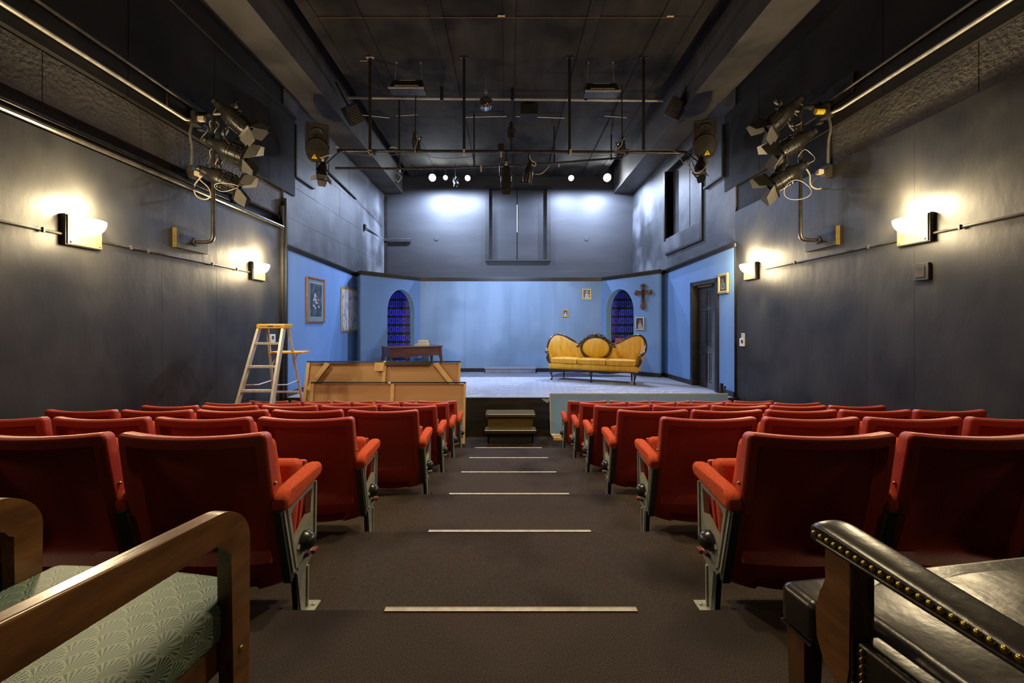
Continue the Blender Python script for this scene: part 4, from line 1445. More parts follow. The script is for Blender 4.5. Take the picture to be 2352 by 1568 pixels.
# ------------------------------------------------------------------ before the stage: steps, leaning flats, lumber
def step_unit():
    t = thing('stage_steps', 'small two-tread wooden steps up to the stage at the end of the aisle', 'steps', (0.045, 6.42, FLOOR6))
    MB().box(-0.36, 0.36, 0.03, 0.05, 0, 0.175).box(-0.36, -0.34, 0.03, 0.55, 0, 0.175).box(0.34, 0.36, 0.03, 0.55, 0, 0.175).build('lower_riser', M_STAGEFRONT, t)
    MB().box(-0.405, 0.405, 0.0, 0.26, 0.172, 0.205, bev=0.004).build('lower_tread', M_STEPWOOD, t)
    MB().box(-0.40, 0.40, -0.006, 0.002, 0.16, 0.207).build('tread_edge', M_STAGEFRONT, t)
    MB().box(-0.405, 0.405, -0.008, 0.012, 0.203, 0.211, bev=0.001).build('edge_strip', M_PALEGREY, t)
    MB().box(-0.365, 0.365, 0.25, 0.27, 0.20, 0.375).build('upper_riser', M_STEPWOOD, t)
    MB().box(-0.365, -0.345, 0.27, 0.6, 0.0, 0.375).box(0.345, 0.365, 0.27, 0.6, 0.0, 0.375).build('side_panel', M_STAGEFRONT, t)
    MB().box(-0.405, 0.405, 0.215, 0.60, 0.372, 0.408, bev=0.004).build('upper_tread', M_STEPWOOD, t)
    MB().box(-0.36, 0.40, 0.208, 0.226, 0.406, 0.411, bev=0.001).build('edge_strip', M_PALEGREY, t)


step_unit()


def leaning_flat(x0, x1, yb, yt, zt, label, mid, braces, name='scenery_flat'):
    """a wood-framed scenery flat seen from behind, leaning with its long side down"""
    L = x1 - x0
    lean = math.atan2(yt - yb, zt - FLOOR6)
    H = math.hypot(yt - yb, zt - FLOOR6)
    t = thing(name, label, 'scenery panel', (x0, yb, FLOOR6))
    t.rotation_euler = (-lean, 0, 0)
    MB().box(0.01, L - 0.01, 0.022, 0.030, 0.01, H - 0.01).build('plywood_skin', M_LUAN, t)
    b = 0.055
    fr = MB().box(0, b, -0.01, 0.022, 0.0, H, bev=0.002).box(L - b * 0.6, L, -0.01, 0.022, 0.0, H, bev=0.002).box(b, L - b * 0.6, -0.01, 0.022, 0, b)
    fr.build('side_batten', M_PINE, t)
    MB().box(0, L, -0.014, 0.034, H, H + 0.022, bev=0.002).build('top_batten', M_TRIM, t)
    MB().box(mid - 0.02, mid + 0.035, -0.008, 0.022, b, H, bev=0.002).build('cross_batten', M_PINE, t)
    if braces:
        for (a, c) in (((b, H - 0.46), (0.36, H)), ((L - 0.42, H), (L - b * 0.6, H - 0.46))):
            A, C_ = Vector(a), Vector(c)
            d = (C_ - A).normalized()
            n = Vector((-d.y, d.x)) * 0.05
            poly = [(A + n), (A - n), (C_ - n), (C_ + n)]
            cl = [(max(b * 0.9, min(L - b * 0.55, p.x)), min(H, p.y)) for p in poly]
            MB().prism([(p[0], p[1]) for p in cl], lambda a_, b_, dd: Vector((a_, dd, b_)), -0.022, -0.008).build('corner_brace', M_PINE, t)
        MB().box(mid - 0.16, mid + 0.0, -0.02, -0.008, H - 0.15, H - 0.005, bev=0.002).build('corner_block', M_PINE, t)
        MB().box(mid + 0.02, mid + 0.78, -0.03, 0.0, H - 0.055, H + 0.002, bev=0.003).build('handle_batten', M_STAGEFRONT, t)
    MB().box(L * 0.5, L * 0.5 + 0.04, -0.017, -0.008, H + 0.0, H + 0.023).build('tape_tab', M_TAPE, t)
    return t


xb0, xb1 = (705 - VX) * 6.95 / F, (1058 - VX) * 6.95 / F
leaning_flat(xb0, xb1, 6.66, 6.95, 1.075 - 90 * 6.95 / F, 'taller brown scenery flat with corner braces leaning toward the stage, behind the other', (883 - 705) * 6.95 / F, True)
xb0, xb1 = (714 - VX) * 6.58 / F, (1070 - VX) * 6.58 / F
leaning_flat(xb0, xb1, 6.42, 6.58, 1.075 - 138 * 6.58 / F, 'shorter brown scenery flat leaning in front of the taller one left of the aisle', (901 - 714) * 6.58 / F, False)


def blue_leaning():
    Z = 6.98
    x0, x1 = (1264 - VX) * Z / F, 3.75
    t = thing('scenery_flat', 'long teal painted scenery flat leaning against the stage front right of the aisle', 'scenery panel', (x0, 6.86, FLOOR6 + 0.03))
    t.rotation_euler = (-0.16, 0, 0)
    H = 0.66
    L = x1 - x0
    MB().box(0.0, L, 0.0, 0.02, 0.0, H, bev=0.001).build('painted_face', M_PANELBLUE, t)
    MB().box(0.0, L, 0.0, 0.045, H, H + 0.018, bev=0.002).box(-0.012, 0.0, 0.0, 0.045, 0.0, H + 0.01).box(0, L, -0.004, 0.04, -0.018, 0.0).build('edge_batten', M_PINE, t)
    for i, (xa, xb, ya, z0, h, lab) in enumerate(((0.74, 3.2, 6.60, 0.0, 0.045, 'thicker loose pine board on the floor under the teal flat'), (0.72, 2.6, 6.66, 0.046, 0.022, 'thin loose pine board lying on the thicker one under the teal flat'))):
        o = MB().box(0, xb - xa, 0, 0.10, 0, h, bev=0.002).build('pine_board', M_PINE, loc=(xa, ya, FLOOR6 + z0))
        tag(o, lab, 'board')


blue_leaning()


def ladder():
    F5 = level_z(5)
    top = Vector((-3.24, 5.62, 0))
    t = thing('step_ladder', 'aluminium stepladder with yellow top standing by the left wall near the stage', 'ladder', (-3.24, 5.5, F5))
    o = Vector((-3.24, 5.5, F5))
    zt = 1.063
    def L(p):
        return Vector(p) - o
    cap = MB()
    cap.box(-0.195, 0.195, -0.01, 0.20, zt - F5 - 0.060, zt - F5, bev=0.012)
    c = cap.build('top_cap', M_YELLOW, t)
    c.location = (0, 5.60 - 5.5, 0)
    mm = MB().box(-0.14, -0.062, -0.0125, -0.009, -0.034, -0.029).box(0.065, 0.14, -0.0125, -0.009, -0.034, -0.029)
    mm.lathe([(0.0, 0), (0.05, 0), (0.05, 0.002), (0, 0.002)], 24, Matrix.Translation((0, -0.0125, -0.031)) @ Matrix.Diagonal((1, 1, 0.16, 1)) @ Matrix.Rotation(math.radians(-90), 4, 'X'), cap0=False, cap1=False)
    mk = mm.build('maker_mark', M_DARKPIC, c, loc=(0, 0, zt - F5))
    ftl, fbl = Vector((-3.41, 5.62, zt - 0.06)), Vector((-3.56, 5.07, F5))
    ftr, fbr = Vector((-3.07, 5.62, zt - 0.06)), Vector((-3.03, 5.07, F5))
    ftr = Vector((-3.075, 5.62, zt - 0.06))

    def rail(a, b, w, d, name):
        dirn = (b - a)
        m = MB()
        pts = []
        for p in (b, a):
            for (sx, sy) in ((-w, -d), (w, -d), (w, d), (-w, d)):
                pts.append(L(p) + Vector((sx, sy, 0)))
        m.hexa(pts)
        return m.build(name, M_ALU, t, smooth=False)
    rail(ftl, fbl, 0.011, 0.036, 'front_rail')
    rail(ftr, fbr, 0.011, 0.036, 'front_rail')
    for (a, b) in ((ftl, fbl), (ftr, fbr)):
        m = MB()
        pts = []
        for p in (b, a):
            for (sx, sy) in ((-0.016, -0.040), (0.016, -0.040), (0.016, -0.034), (-0.016, -0.034)):
                pts.append(L(p) + Vector((sx, sy, 0)))
        m.hexa(pts)
        m.build('rail_flange', M_ALU, t, smooth=False)
    for k in range(5):
        z = F5 + 0.305 * (k + 1) - 0.03
        f = (zt - 0.06 - z) / (zt - 0.06 - F5)
        a, b = ftl.lerp(fbl, f), ftr.lerp(fbr, f)
        m = MB().hexa([L(a) + Vector((0.01, -0.04, -0.03)), L(b) + Vector((-0.01, -0.04, -0.03)), L(b) + Vector((-0.01, 0.04, -0.03)), L(a) + Vector((0.01, 0.04, -0.03)),
                       L(a) + Vector((0.01, -0.04, 0)), L(b) + Vector((-0.01, -0.04, 0)), L(b) + Vector((-0.01, 0.04, 0)), L(a) + Vector((0.01, 0.04, 0))], 0.003)
        m.build('ladder_step', M_ALU, t)
    btl, bbl = Vector((-3.38, 5.76, zt - 0.06)), Vector((-3.56, 6.36, FLOOR6))
    btr, bbr = Vector((-3.09, 5.76, zt - 0.06)), Vector((-3.06, 6.36, FLOOR6))
    rail(btl, bbl, 0.016, 0.012, 'rear_rail')
    rail(btr, bbr, 0.016, 0.012, 'rear_rail')
    for f, in ((0.52,), (0.78,)):
        a, b = btl.lerp(bbl, f), btr.lerp(bbr, f)
        MB().hexa([L(a) + Vector((0, -0.012, -0.014)), L(b) + Vector((0, -0.012, -0.014)), L(b) + Vector((0, 0.012, -0.014)), L(a) + Vector((0, 0.012, -0.014)),
                   L(a) + Vector((0, -0.012, 0.014)), L(b) + Vector((0, -0.012, 0.014)), L(b) + Vector((0, 0.012, 0.014)), L(a) + Vector((0, 0.012, 0.014))]).build('rear_brace', M_ALU, t)
    for (a1, b1, a2, b2) in ((ftl, fbl, btl, bbl), (ftr, fbr, btr, bbr)):
        p, q = a1.lerp(b1, 0.44), a2.lerp(b2, 0.42)
        m_ = (p + q) / 2 + Vector((0, 0, -0.03))
        MB().tube([L(p), L(m_), L(q)], 0.009, 6).build('spreader', M_ALU, t)
    # fold-down pail shelf
    p, q = btl.lerp(bbl, 0.20), btr.lerp(bbr, 0.20)
    zsh = L(p).z
    MB().box(L(p).x - 0.01, L(q).x + 0.13, L(p).y - 0.02, L(p).y + 0.24, zsh, zsh + 0.025, bev=0.006).build('pail_shelf', M_YELLOW, t)
    for xx in (L(p).x + 0.02, L(q).x - 0.02):
        MB().tube([(xx, L(p).y + 0.03, zsh - 0.16), (xx, L(p).y + 0.18, zsh)], 0.008, 6).build('shelf_brace', M_ALU, t)


ladder()

# ------------------------------------------------------------------ theatre seats
def seat_proto(s, ball):
    """s = +1: stand and armrest on the +x side; s = -1: on the -x side. Origin on the tier, faces +y."""
    t = thing('theatre_seat', 'red theatre seat', 'theatre seat', (0, 0, 0))

    def widen(v):
        w = 0.276 + 0.012 * (1 - v)
        if v > 0.965:
            k = (v - 0.965) / 0.035
            w -= 0.022 * (1 - math.sqrt(max(0, 1 - k * k)))
        if v < 0.03:
            w -= 0.02 * (1 - v / 0.03)
        return w

    def prof(v):
        # centre line of the shell back: z and y
        z = 0.150 + 0.645 * v
        y = -0.125 - 0.150 * v - 0.018 * math.sin(math.pi * v)
        return y, z

    def remap(i):
        # denser near the rims
        return 0.5 - 0.5 * math.cos(math.pi * i) if False else i

    us = [-1, -0.992, -0.975, -0.95, -0.90, -0.875, -0.865, -0.855, -0.845, -0.833, -0.825, -0.815, -0.80, -0.74, -0.66, -0.55, -0.42, -0.28, -0.14, 0]
    us = us + [-u for u in us[-2::-1]]
    vs_ = [0, 0.012, 0.03, 0.05, 0.075, 0.085, 0.10, 0.115, 0.14, 0.165, 0.18, 0.20, 0.23, 0.27, 0.33, 0.42, 0.52, 0.62, 0.72, 0.80, 0.86, 0.89, 0.905, 0.911, 0.916, 0.921, 0.926, 0.932, 0.94, 0.96, 0.975, 0.985, 0.992, 0.997, 1.0]
    nu, nv = len(us) - 1, len(vs_) - 1

    def depth(u, v):
        au = abs(u)
        side = smooth01((0.868 - au) / 0.05)
        topf = smooth01((0.932 - v) / 0.022)
        bot = smooth01((v - 0.175) / 0.055)
        d = 0.040 * side * topf * bot
        d += 0.034 * smooth01((0.83 - au) / 0.45) * smooth01((0.9 - v) / 0.45) * smooth01((v - 0.17) / 0.16)
        # notch at the foot of the shell
        d += 0.028 * smooth01((0.66 - au) / 0.08) * smooth01((0.088 - v) / 0.016)
        # rolled outer rim
        e = 0.0
        if au > 0.965:
            e += 0.010 * ((au - 0.965) / 0.035) ** 2
        if v > 0.98:
            e += 0.009 * ((v - 0.98) / 0.02) ** 2
        return d + e

    def back(i, j):
        u, v = us[round(i * nu)], vs_[round(j * nv)]
        y, z = prof(v)
        w = widen(v)
        zz = z + 0.010 * u * u * smooth01((v - 0.6) / 0.4) - (1 - u * u) * 0.018 * (1 - smooth01(v / 0.2)) + 0.016 * (u * u) * (1 - smooth01(v / 0.2))
        return Vector((u * w, y + 0.034 * u * u + depth(u, v), zz))

    def front(i, j):
        u, v = us[round(i * nu)], vs_[round(j * nv)]
        y, z = prof(v)
        w = widen(v) - 0.002
        dd = 0.058 if abs(u) > 0.9 or v > 0.95 else 0.062 + 0.024 * smooth01((0.85 - abs(u)) / 0.2) * smooth01((0.9 - v) / 0.3)
        zz = z + 0.010 * u * u * smooth01((v - 0.6) / 0.4) - (1 - u * u) * 0.018 * (1 - smooth01(v / 0.2)) + 0.016 * (u * u) * (1 - smooth01(v / 0.2))
        taper = 0.014 * smooth01((v - 0.5) / 0.5)
        return Vector((u * w, y + 0.034 * u * u + dd - taper, zz - 0.004))
    MB().grid(nu, nv, back, front).build('back_shell', M_RED, t, angle=42)
    # upholstered pad on the sitter's side
    M = Matrix.Translation((0, -0.10, 0.52)) @ Matrix.Rotation(math.radians(13.5), 4, 'X')
    m = MB().box(-0.245, 0.245, -0.02, 0.055, -0.24, 0.235, bev=0.028, M=M, seg=3)
    m.build('back_cushion', M_ORANGE, t)
    # folded-up seat: pan and cushion
    M = Matrix.Translation((0, 0.035, 0.235)) @ Matrix.Rotation(math.radians(-13), 4, 'X')
    MB().box(-0.235, 0.235, 0.030, 0.060, 0.0, 0.36, bev=0.012, M=M).build('seat_pan', M_RED, t)
    MB().box(-0.235, 0.235, -0.065, 0.030, 0.0, 0.37, bev=0.03, M=M, seg=3).build('seat_cushion', M_ORANGE, t)
    # small screw on the shell flank
    MB().ball((s * 0.282, -0.185, 0.60), 0.007, 8, 6).build('screw', M_BRASS, t)
    # cast stand
    x0, x1 = (0.290, 0.314) if s > 0 else (-0.314, -0.290)
    st = thing_part = None
    outer = [(0.074, 0.520), (0.066, 0.262), (0.050, 0.205), (0.008, 0.186), (0.002, 0.0), (-0.052, 0.0), (-0.083, 0.185), (-0.098, 0.205), (-0.128, 0.213), (-0.202, 0.490), (-0.185, 0.515), (0.0, 0.530)]
    hole = [(0.040, 0.492), (0.026, 0.392), (-0.100, 0.318), (-0.132, 0.455), (-0.10, 0.478)]
    # plate with a window: build as a ring of quads between outer and hole contours
    from mathutils.geometry import tessellate_polygon
    m = MB()
    loops = [outer, hole[::-1]]
    tri = tessellate_polygon([[Vector((a, b, 0)) for a, b in lp] for lp in loops])
    flat = [p for lp in loops for p in lp]
    A = [m.bm.verts.new((x0, a, b)) for a, b in flat]
    B = [m.bm.verts.new((x1, a, b)) for a, b in flat]
    for f in tri:
        m.bm.faces.new([A[i] for i in f])
        m.bm.faces.new([B[i] for i in f[::-1]])
    off = 0
    for lp in loops:
        k = len(lp)
        for i in range(k):
            j = (i + 1) % k
            m.bm.faces.new([A[off + i], A[off + j], B[off + j], B[off + i]])
        off += k
    # raised ribs on the outer face
    xo0, xo1 = (x1, x1 + 0.007) if s > 0 else (x0 - 0.007, x0)

    def rib(p, q, w):
        p, q = Vector(p), Vector(q)
        d = (q - p).normalized()
        n_ = Vector((-d.y, d.x)) * w
        m.prism([tuple(p + n_), tuple(p - n_), tuple(q - n_), tuple(q + n_)], lambda a, b, dd: Vector((dd, a, b)), xo0, xo1)
    rib((0.068, 0.51), (0.060, 0.25), 0.006)
    rib((-0.165, 0.50), (-0.098, 0.225), 0.005)
    rib((-0.190, 0.49), (-0.122, 0.222), 0.005)
    rib((-0.085, 0.29), (0.022, 0.37), 0.005)
    rib((-0.004, 0.18), (-0.008, 0.0), 0.005)
    rib((-0.09, 0.215), (0.045, 0.225), 0.006)
    # bolt-down foot
    xf0, xf1 = (x0, x1 + 0.045) if s > 0 else (x0 - 0.045, x1)
    m.box(xf0, xf1, -0.055, 0.03, 0.0, 0.010, bev=0.003)
    m.ball(((xf1 - 0.018) if s > 0 else (xf0 + 0.018), 0.0, 0.012), (0.010, 0.010, 0.006), 8, 5)
    stand = m.build('side_stand', M_GREY, t, angle=30)
    # dark green rear rail along the shell
    MB().prism([(-0.212, 0.498), (-0.190, 0.498), (-0.112, 0.200), (-0.135, 0.185)], lambda a, b, d: Vector((d, a, b)), x0 - 0.004, x1 + 0.002).prism([(-0.088, 0.19), (-0.060, 0.19), (-0.034, 0.0), (-0.066, 0.0)], lambda a, b, d: Vector((d, a, b)), x0 - 0.002, x1 - 0.004).build('rear_rail', M_DKGREEN, stand)
    # armrest
    pts = []
    prof_a = [(-0.205, 0.535), (-0.19, 0.560), (-0.16, 0.568), (0.06, 0.594), (0.095, 0.588), (0.110, 0.570), (0.108, 0.548), (0.09, 0.528), (-0.16, 0.492), (-0.198, 0.497)]
    m = MB()
    xa, xb = (0.270, 0.334) if s > 0 else (-0.334, -0.270)
    vv0 = m.prism(prof_a, lambda a, b, d: Vector((d, a, b)), xa, xb)
    es = [e for e in m.bm.edges if abs(e.verts[0].co.x - e.verts[1].co.x) < 1e-6]
    bmesh.ops.bevel(m.bm, geom=es, offset=0.021, segments=4, affect='EDGES', profile=0.5)
    m.build('armrest', M_ORANGE, t, angle=60)
    if ball:
        xo = x1 + 0.004 if s > 0 else x0 - 0.004
        m = MB()
        m.ball((xo, -0.032, 0.300), (0.046, 0.042, 0.042), 20, 14)
        m.build('hinge_cap', M_BALL, stand)
        mm = MB()
        sx = s
        mm.box(min(xo, xo + sx * 0.02), max(xo, xo + sx * 0.02), 0.015, 0.05, 0.215, 0.232, bev=0.003)
        mm.box(min(xo, xo + sx * 0.014), max(xo, xo + sx * 0.014), -0.03, 0.00, 0.228, 0.244, bev=0.003)
        mm.build('stop_block', mat('brick_red_stop', (0.16, 0.035, 0.02), None, rough=0.5), stand)
    return t


def seats():
    rows = [  # inner edge left, inner edge right
        (-0.890, 0.886), (-0.890, 0.886), (-0.700, 0.862), (-0.702, 0.855), (-0.704, 0.862), (-0.712, 0.842)]
    rn = ['back row, nearest', 'second row from the back', 'third row from the back', 'third row from the front', 'second row from the front', 'front row, nearest the stage']
    pos = ['on the aisle', 'second from the aisle', 'middle one of five', 'second from the wall', 'against the wall']
    proto = {}
    for s in (1, -1):
        for ball in (True, False):
            proto[(s, ball)] = [seat_proto(s, ball), False]
    for i in range(6):
        Y = 1.75 + RUN * i
        for s, edge in ((1, rows[i][0]), (-1, rows[i][1])):
            pitch = 0.595 if i < 2 else (0.594 if s > 0 else 0.585)
            for k in range(5):
                cx = edge - s * (0.280 + pitch * k)
                lab = 'red-backed theatre seat, %s block, %s, %s' % ('left' if s > 0 else 'right', rn[i], pos[k])
                pr = proto[(s, k == 0)]
                z = level_z(i + 1)
                gr = 'theatre seats %s of the aisle' % ('left' if s > 0 else 'right')
                if not pr[1]:
                    o = pr[0]
                    o.location = (cx, Y, z)
                    o['label'] = lab
                    o['group'] = gr
                    pr[1] = True
                else:
                    dup(pr[0], (cx, Y, z), None, lab, gr)


seats()


# ------------------------------------------------------------------ the two armchairs on the landing
def fan_material():
    m = bpy.data.materials.new('green_fan_pattern_vinyl')
    m.use_nodes = True
    nt = m.node_tree
    b = nt.nodes['Principled BSDF']

    class E:
        def __init__(self, sock):
            self.s = sock

        def op(self, o, other=None, third=None):
            n = nt.nodes.new('ShaderNodeMath')
            n.operation = o
            for i, x in enumerate((self, other, third)):
                if x is None:
                    continue
                if isinstance(x, E):
                    nt.links.new(x.s, n.inputs[i])
                else:
                    n.inputs[i].default_value = x
            return E(n.outputs[0])

        def __add__(self, o): return self.op('ADD', o)
        def __sub__(self, o): return self.op('SUBTRACT', o)
        def __mul__(self, o): return self.op('MULTIPLY', o)
        def __truediv__(self, o): return self.op('DIVIDE', o)
    tc = nt.nodes.new('ShaderNodeTexCoord')
    sp = nt.nodes.new('ShaderNodeSeparateXYZ')
    nt.links.new(tc.outputs['Object'], sp.inputs[0])
    x, y, z = E(sp.outputs[0]), E(sp.outputs[1]), E(sp.outputs[2])
    S = 1 / 0.066
    u = (x - z.op('SUBTRACT', 0.44).op('MINIMUM', 0.0)) * S
    # the vinyl wraps down over the side, so the pattern coordinate runs on
    v = y * (S * 2.5) + z * 2.0
    row = v.op('FLOOR')
    fv = v - row
    # candidate fan of this row (apex at the bottom of the cell) and of the row above that overlaps it
    def fan(rowv, fvv, freq):
        odd = rowv.op('MODULO', 2.0).op('ABSOLUTE') * 0.5
        uu = u + odd
        cu = uu.op('FLOOR')
        du = uu - cu - 0.5
        r = (du * du * 1.0 + fvv * fvv * 0.13).op('SQRT')
        ang = du.op('ARCTAN2', fvv * 0.36 + 0.03)
        line = (ang * freq).op('SINE')
        return du, r, line
    duA, rA, lA = fan(row - 1.0, fv + 1.0, 22.0)
    duB, rB, lB = fan(row, fv, 22.0)
    duC, rC, lC = fan(row + 1.0, fv - 1.0, 22.0)

    def inv(x):
        return x * -1.0 + 1.0
    inA = rA.op('LESS_THAN', 0.5)
    inB = inv(inA) * rB.op('LESS_THAN', 0.5)
    inC = inv(inA) * inv(rB.op('LESS_THAN', 0.5))
    ln = inA * lA + inB * lB + inC * lC
    rr = inA * rA + inB * rB + inC * rC
    fac = ln.op('GREATER_THAN', -0.05) * rr.op('LESS_THAN', 0.465)
    cr = nt.nodes.new('ShaderNodeMixRGB')
    nt.links.new(fac.s, cr.inputs[0])
    cr.inputs[1].default_value = (0.215, 0.260, 0.165, 1)
    cr.inputs[2].default_value = (0.035, 0.080, 0.072, 1)
    nt.links.new(cr.outputs[0], b.inputs['Base Color'])
    b.inputs['Roughness'].default_value = 0.42
    b.inputs['Specular IOR Level'].default_value = 0.6
    no = nt.nodes.new('ShaderNodeTexNoise')
    no.inputs['Scale'].default_value = 300
    bp = nt.nodes.new('ShaderNodeBump')
    bp.inputs['Strength'].default_value = 0.15
    bp.inputs['Distance'].default_value = 0.01
    nt.links.new(no.outputs[0], bp.inputs['Height'])
    nt.links.new(bp.outputs[0], b.inputs['Normal'])
    return m


def wooden_armchair():
    # local: x across, +y front (toward the stage); right armrest runs along x = 0
    rz = math.radians(-7.0)
    o = Vector((-0.607, 0.965, 0.0))
    t = thing('wooden_armchair', 'wooden armchair with bent arms and a green fan-patterned seat, left foreground', 'armchair', o, rz)
    W = 0.572
    H = 0.665
    tk = 0.036

    def side(x0, name='arm_frame'):
        # bent plank frame in the y-z plane: front post, rounded top corner, sloping arm, rear post
        R, w = 0.095, 0.066
        slope = 0.015
        out = [(0.0, 0.0), (0.0, H - R)]
        for k in range(1, 14):
            a = math.pi / 2 * k / 13
            out.append((-R + R * math.cos(a), H - R + R * math.sin(a)))
        out += [(-0.54, H + 0.026), (-0.60, H - 0.01), (-0.64, H - 0.12), (-0.66, 0.0), (-0.605, 0.0), (-0.585, H - 0.13), (-0.54, H - 0.046)]
        r2 = 0.035
        inn = []
        for k in range(0, 7):
            a = math.pi / 2 * (1 - k / 6)
            inn.append((-w - r2 + r2 * math.cos(a) + 0.010, H - w - r2 + r2 * math.sin(a)))
        out += inn + [(-w + 0.012, 0.45), (-w + 0.016, 0.0)]
        m = MB().prism(out, lambda a, b, d: Vector((d, a, b)), x0 - tk, x0)
        es = [e for e in m.bm.edges if abs(e.verts[0].co.x - e.verts[1].co.x) < 1e-6]
        bmesh.ops.bevel(m.bm, geom=es, offset=0.009, segments=4, affect='EDGES', profile=0.6)
        return m.build(name, M_OAK, t, angle=40)
    fr = side(0.0)
    MB().ball((0.0, -0.028, 0.33), (0.004, 0.008, 0.008), 10, 6).build('screw_plug', M_BRASS, fr)
    side(-W)
    # seat: thick rounded pad in fan pattern
    m = MB()
    x0, x1, y0, y1, z0, z1 = -W - 0.03 + 0.035, -tk + 0.01, -0.60, 0.030, 0.355, 0.458
    x0 = -W + 0.002
    m.box(x0, x1, y0, y1, z0, z1, bev=0.026, seg=5)
    bmesh.ops.subdivide_edges(m.bm, edges=[e for e in m.bm.edges if e.calc_length() > 0.1], cuts=5, use_grid_fill=True)
    for v in m.bm.verts:
        cx = (v.co.x - (x0 + x1) / 2) / ((x1 - x0) / 2)
        cy = (v.co.y - (y0 + y1) / 2) / ((y1 - y0) / 2)
        if v.co.z > 0.44:
            v.co.z += 0.016 * max(0, 1 - cx * cx) * max(0, 1 - cy * cy)
        v.co.y += 0.012 * (1 - cx * cx) * (1 if cy > 0.8 else 0)
    m.build('seat', fan_material(), t, angle=60)
    MB().box(-W, -tk, -0.06, -0.03, 0.29, 0.36, bev=0.006).build('front_rail', M_OAK, t)
    MB().box(-tk - 0.028, -tk, -0.58, -0.04, 0.29, 0.358, bev=0.006).build('side_rail', M_OAK, t)
    MB().box(-W, -W + 0.028, -0.58, -0.04, 0.29, 0.358, bev=0.006).build('side_rail', M_OAK, t)


wooden_armchair()


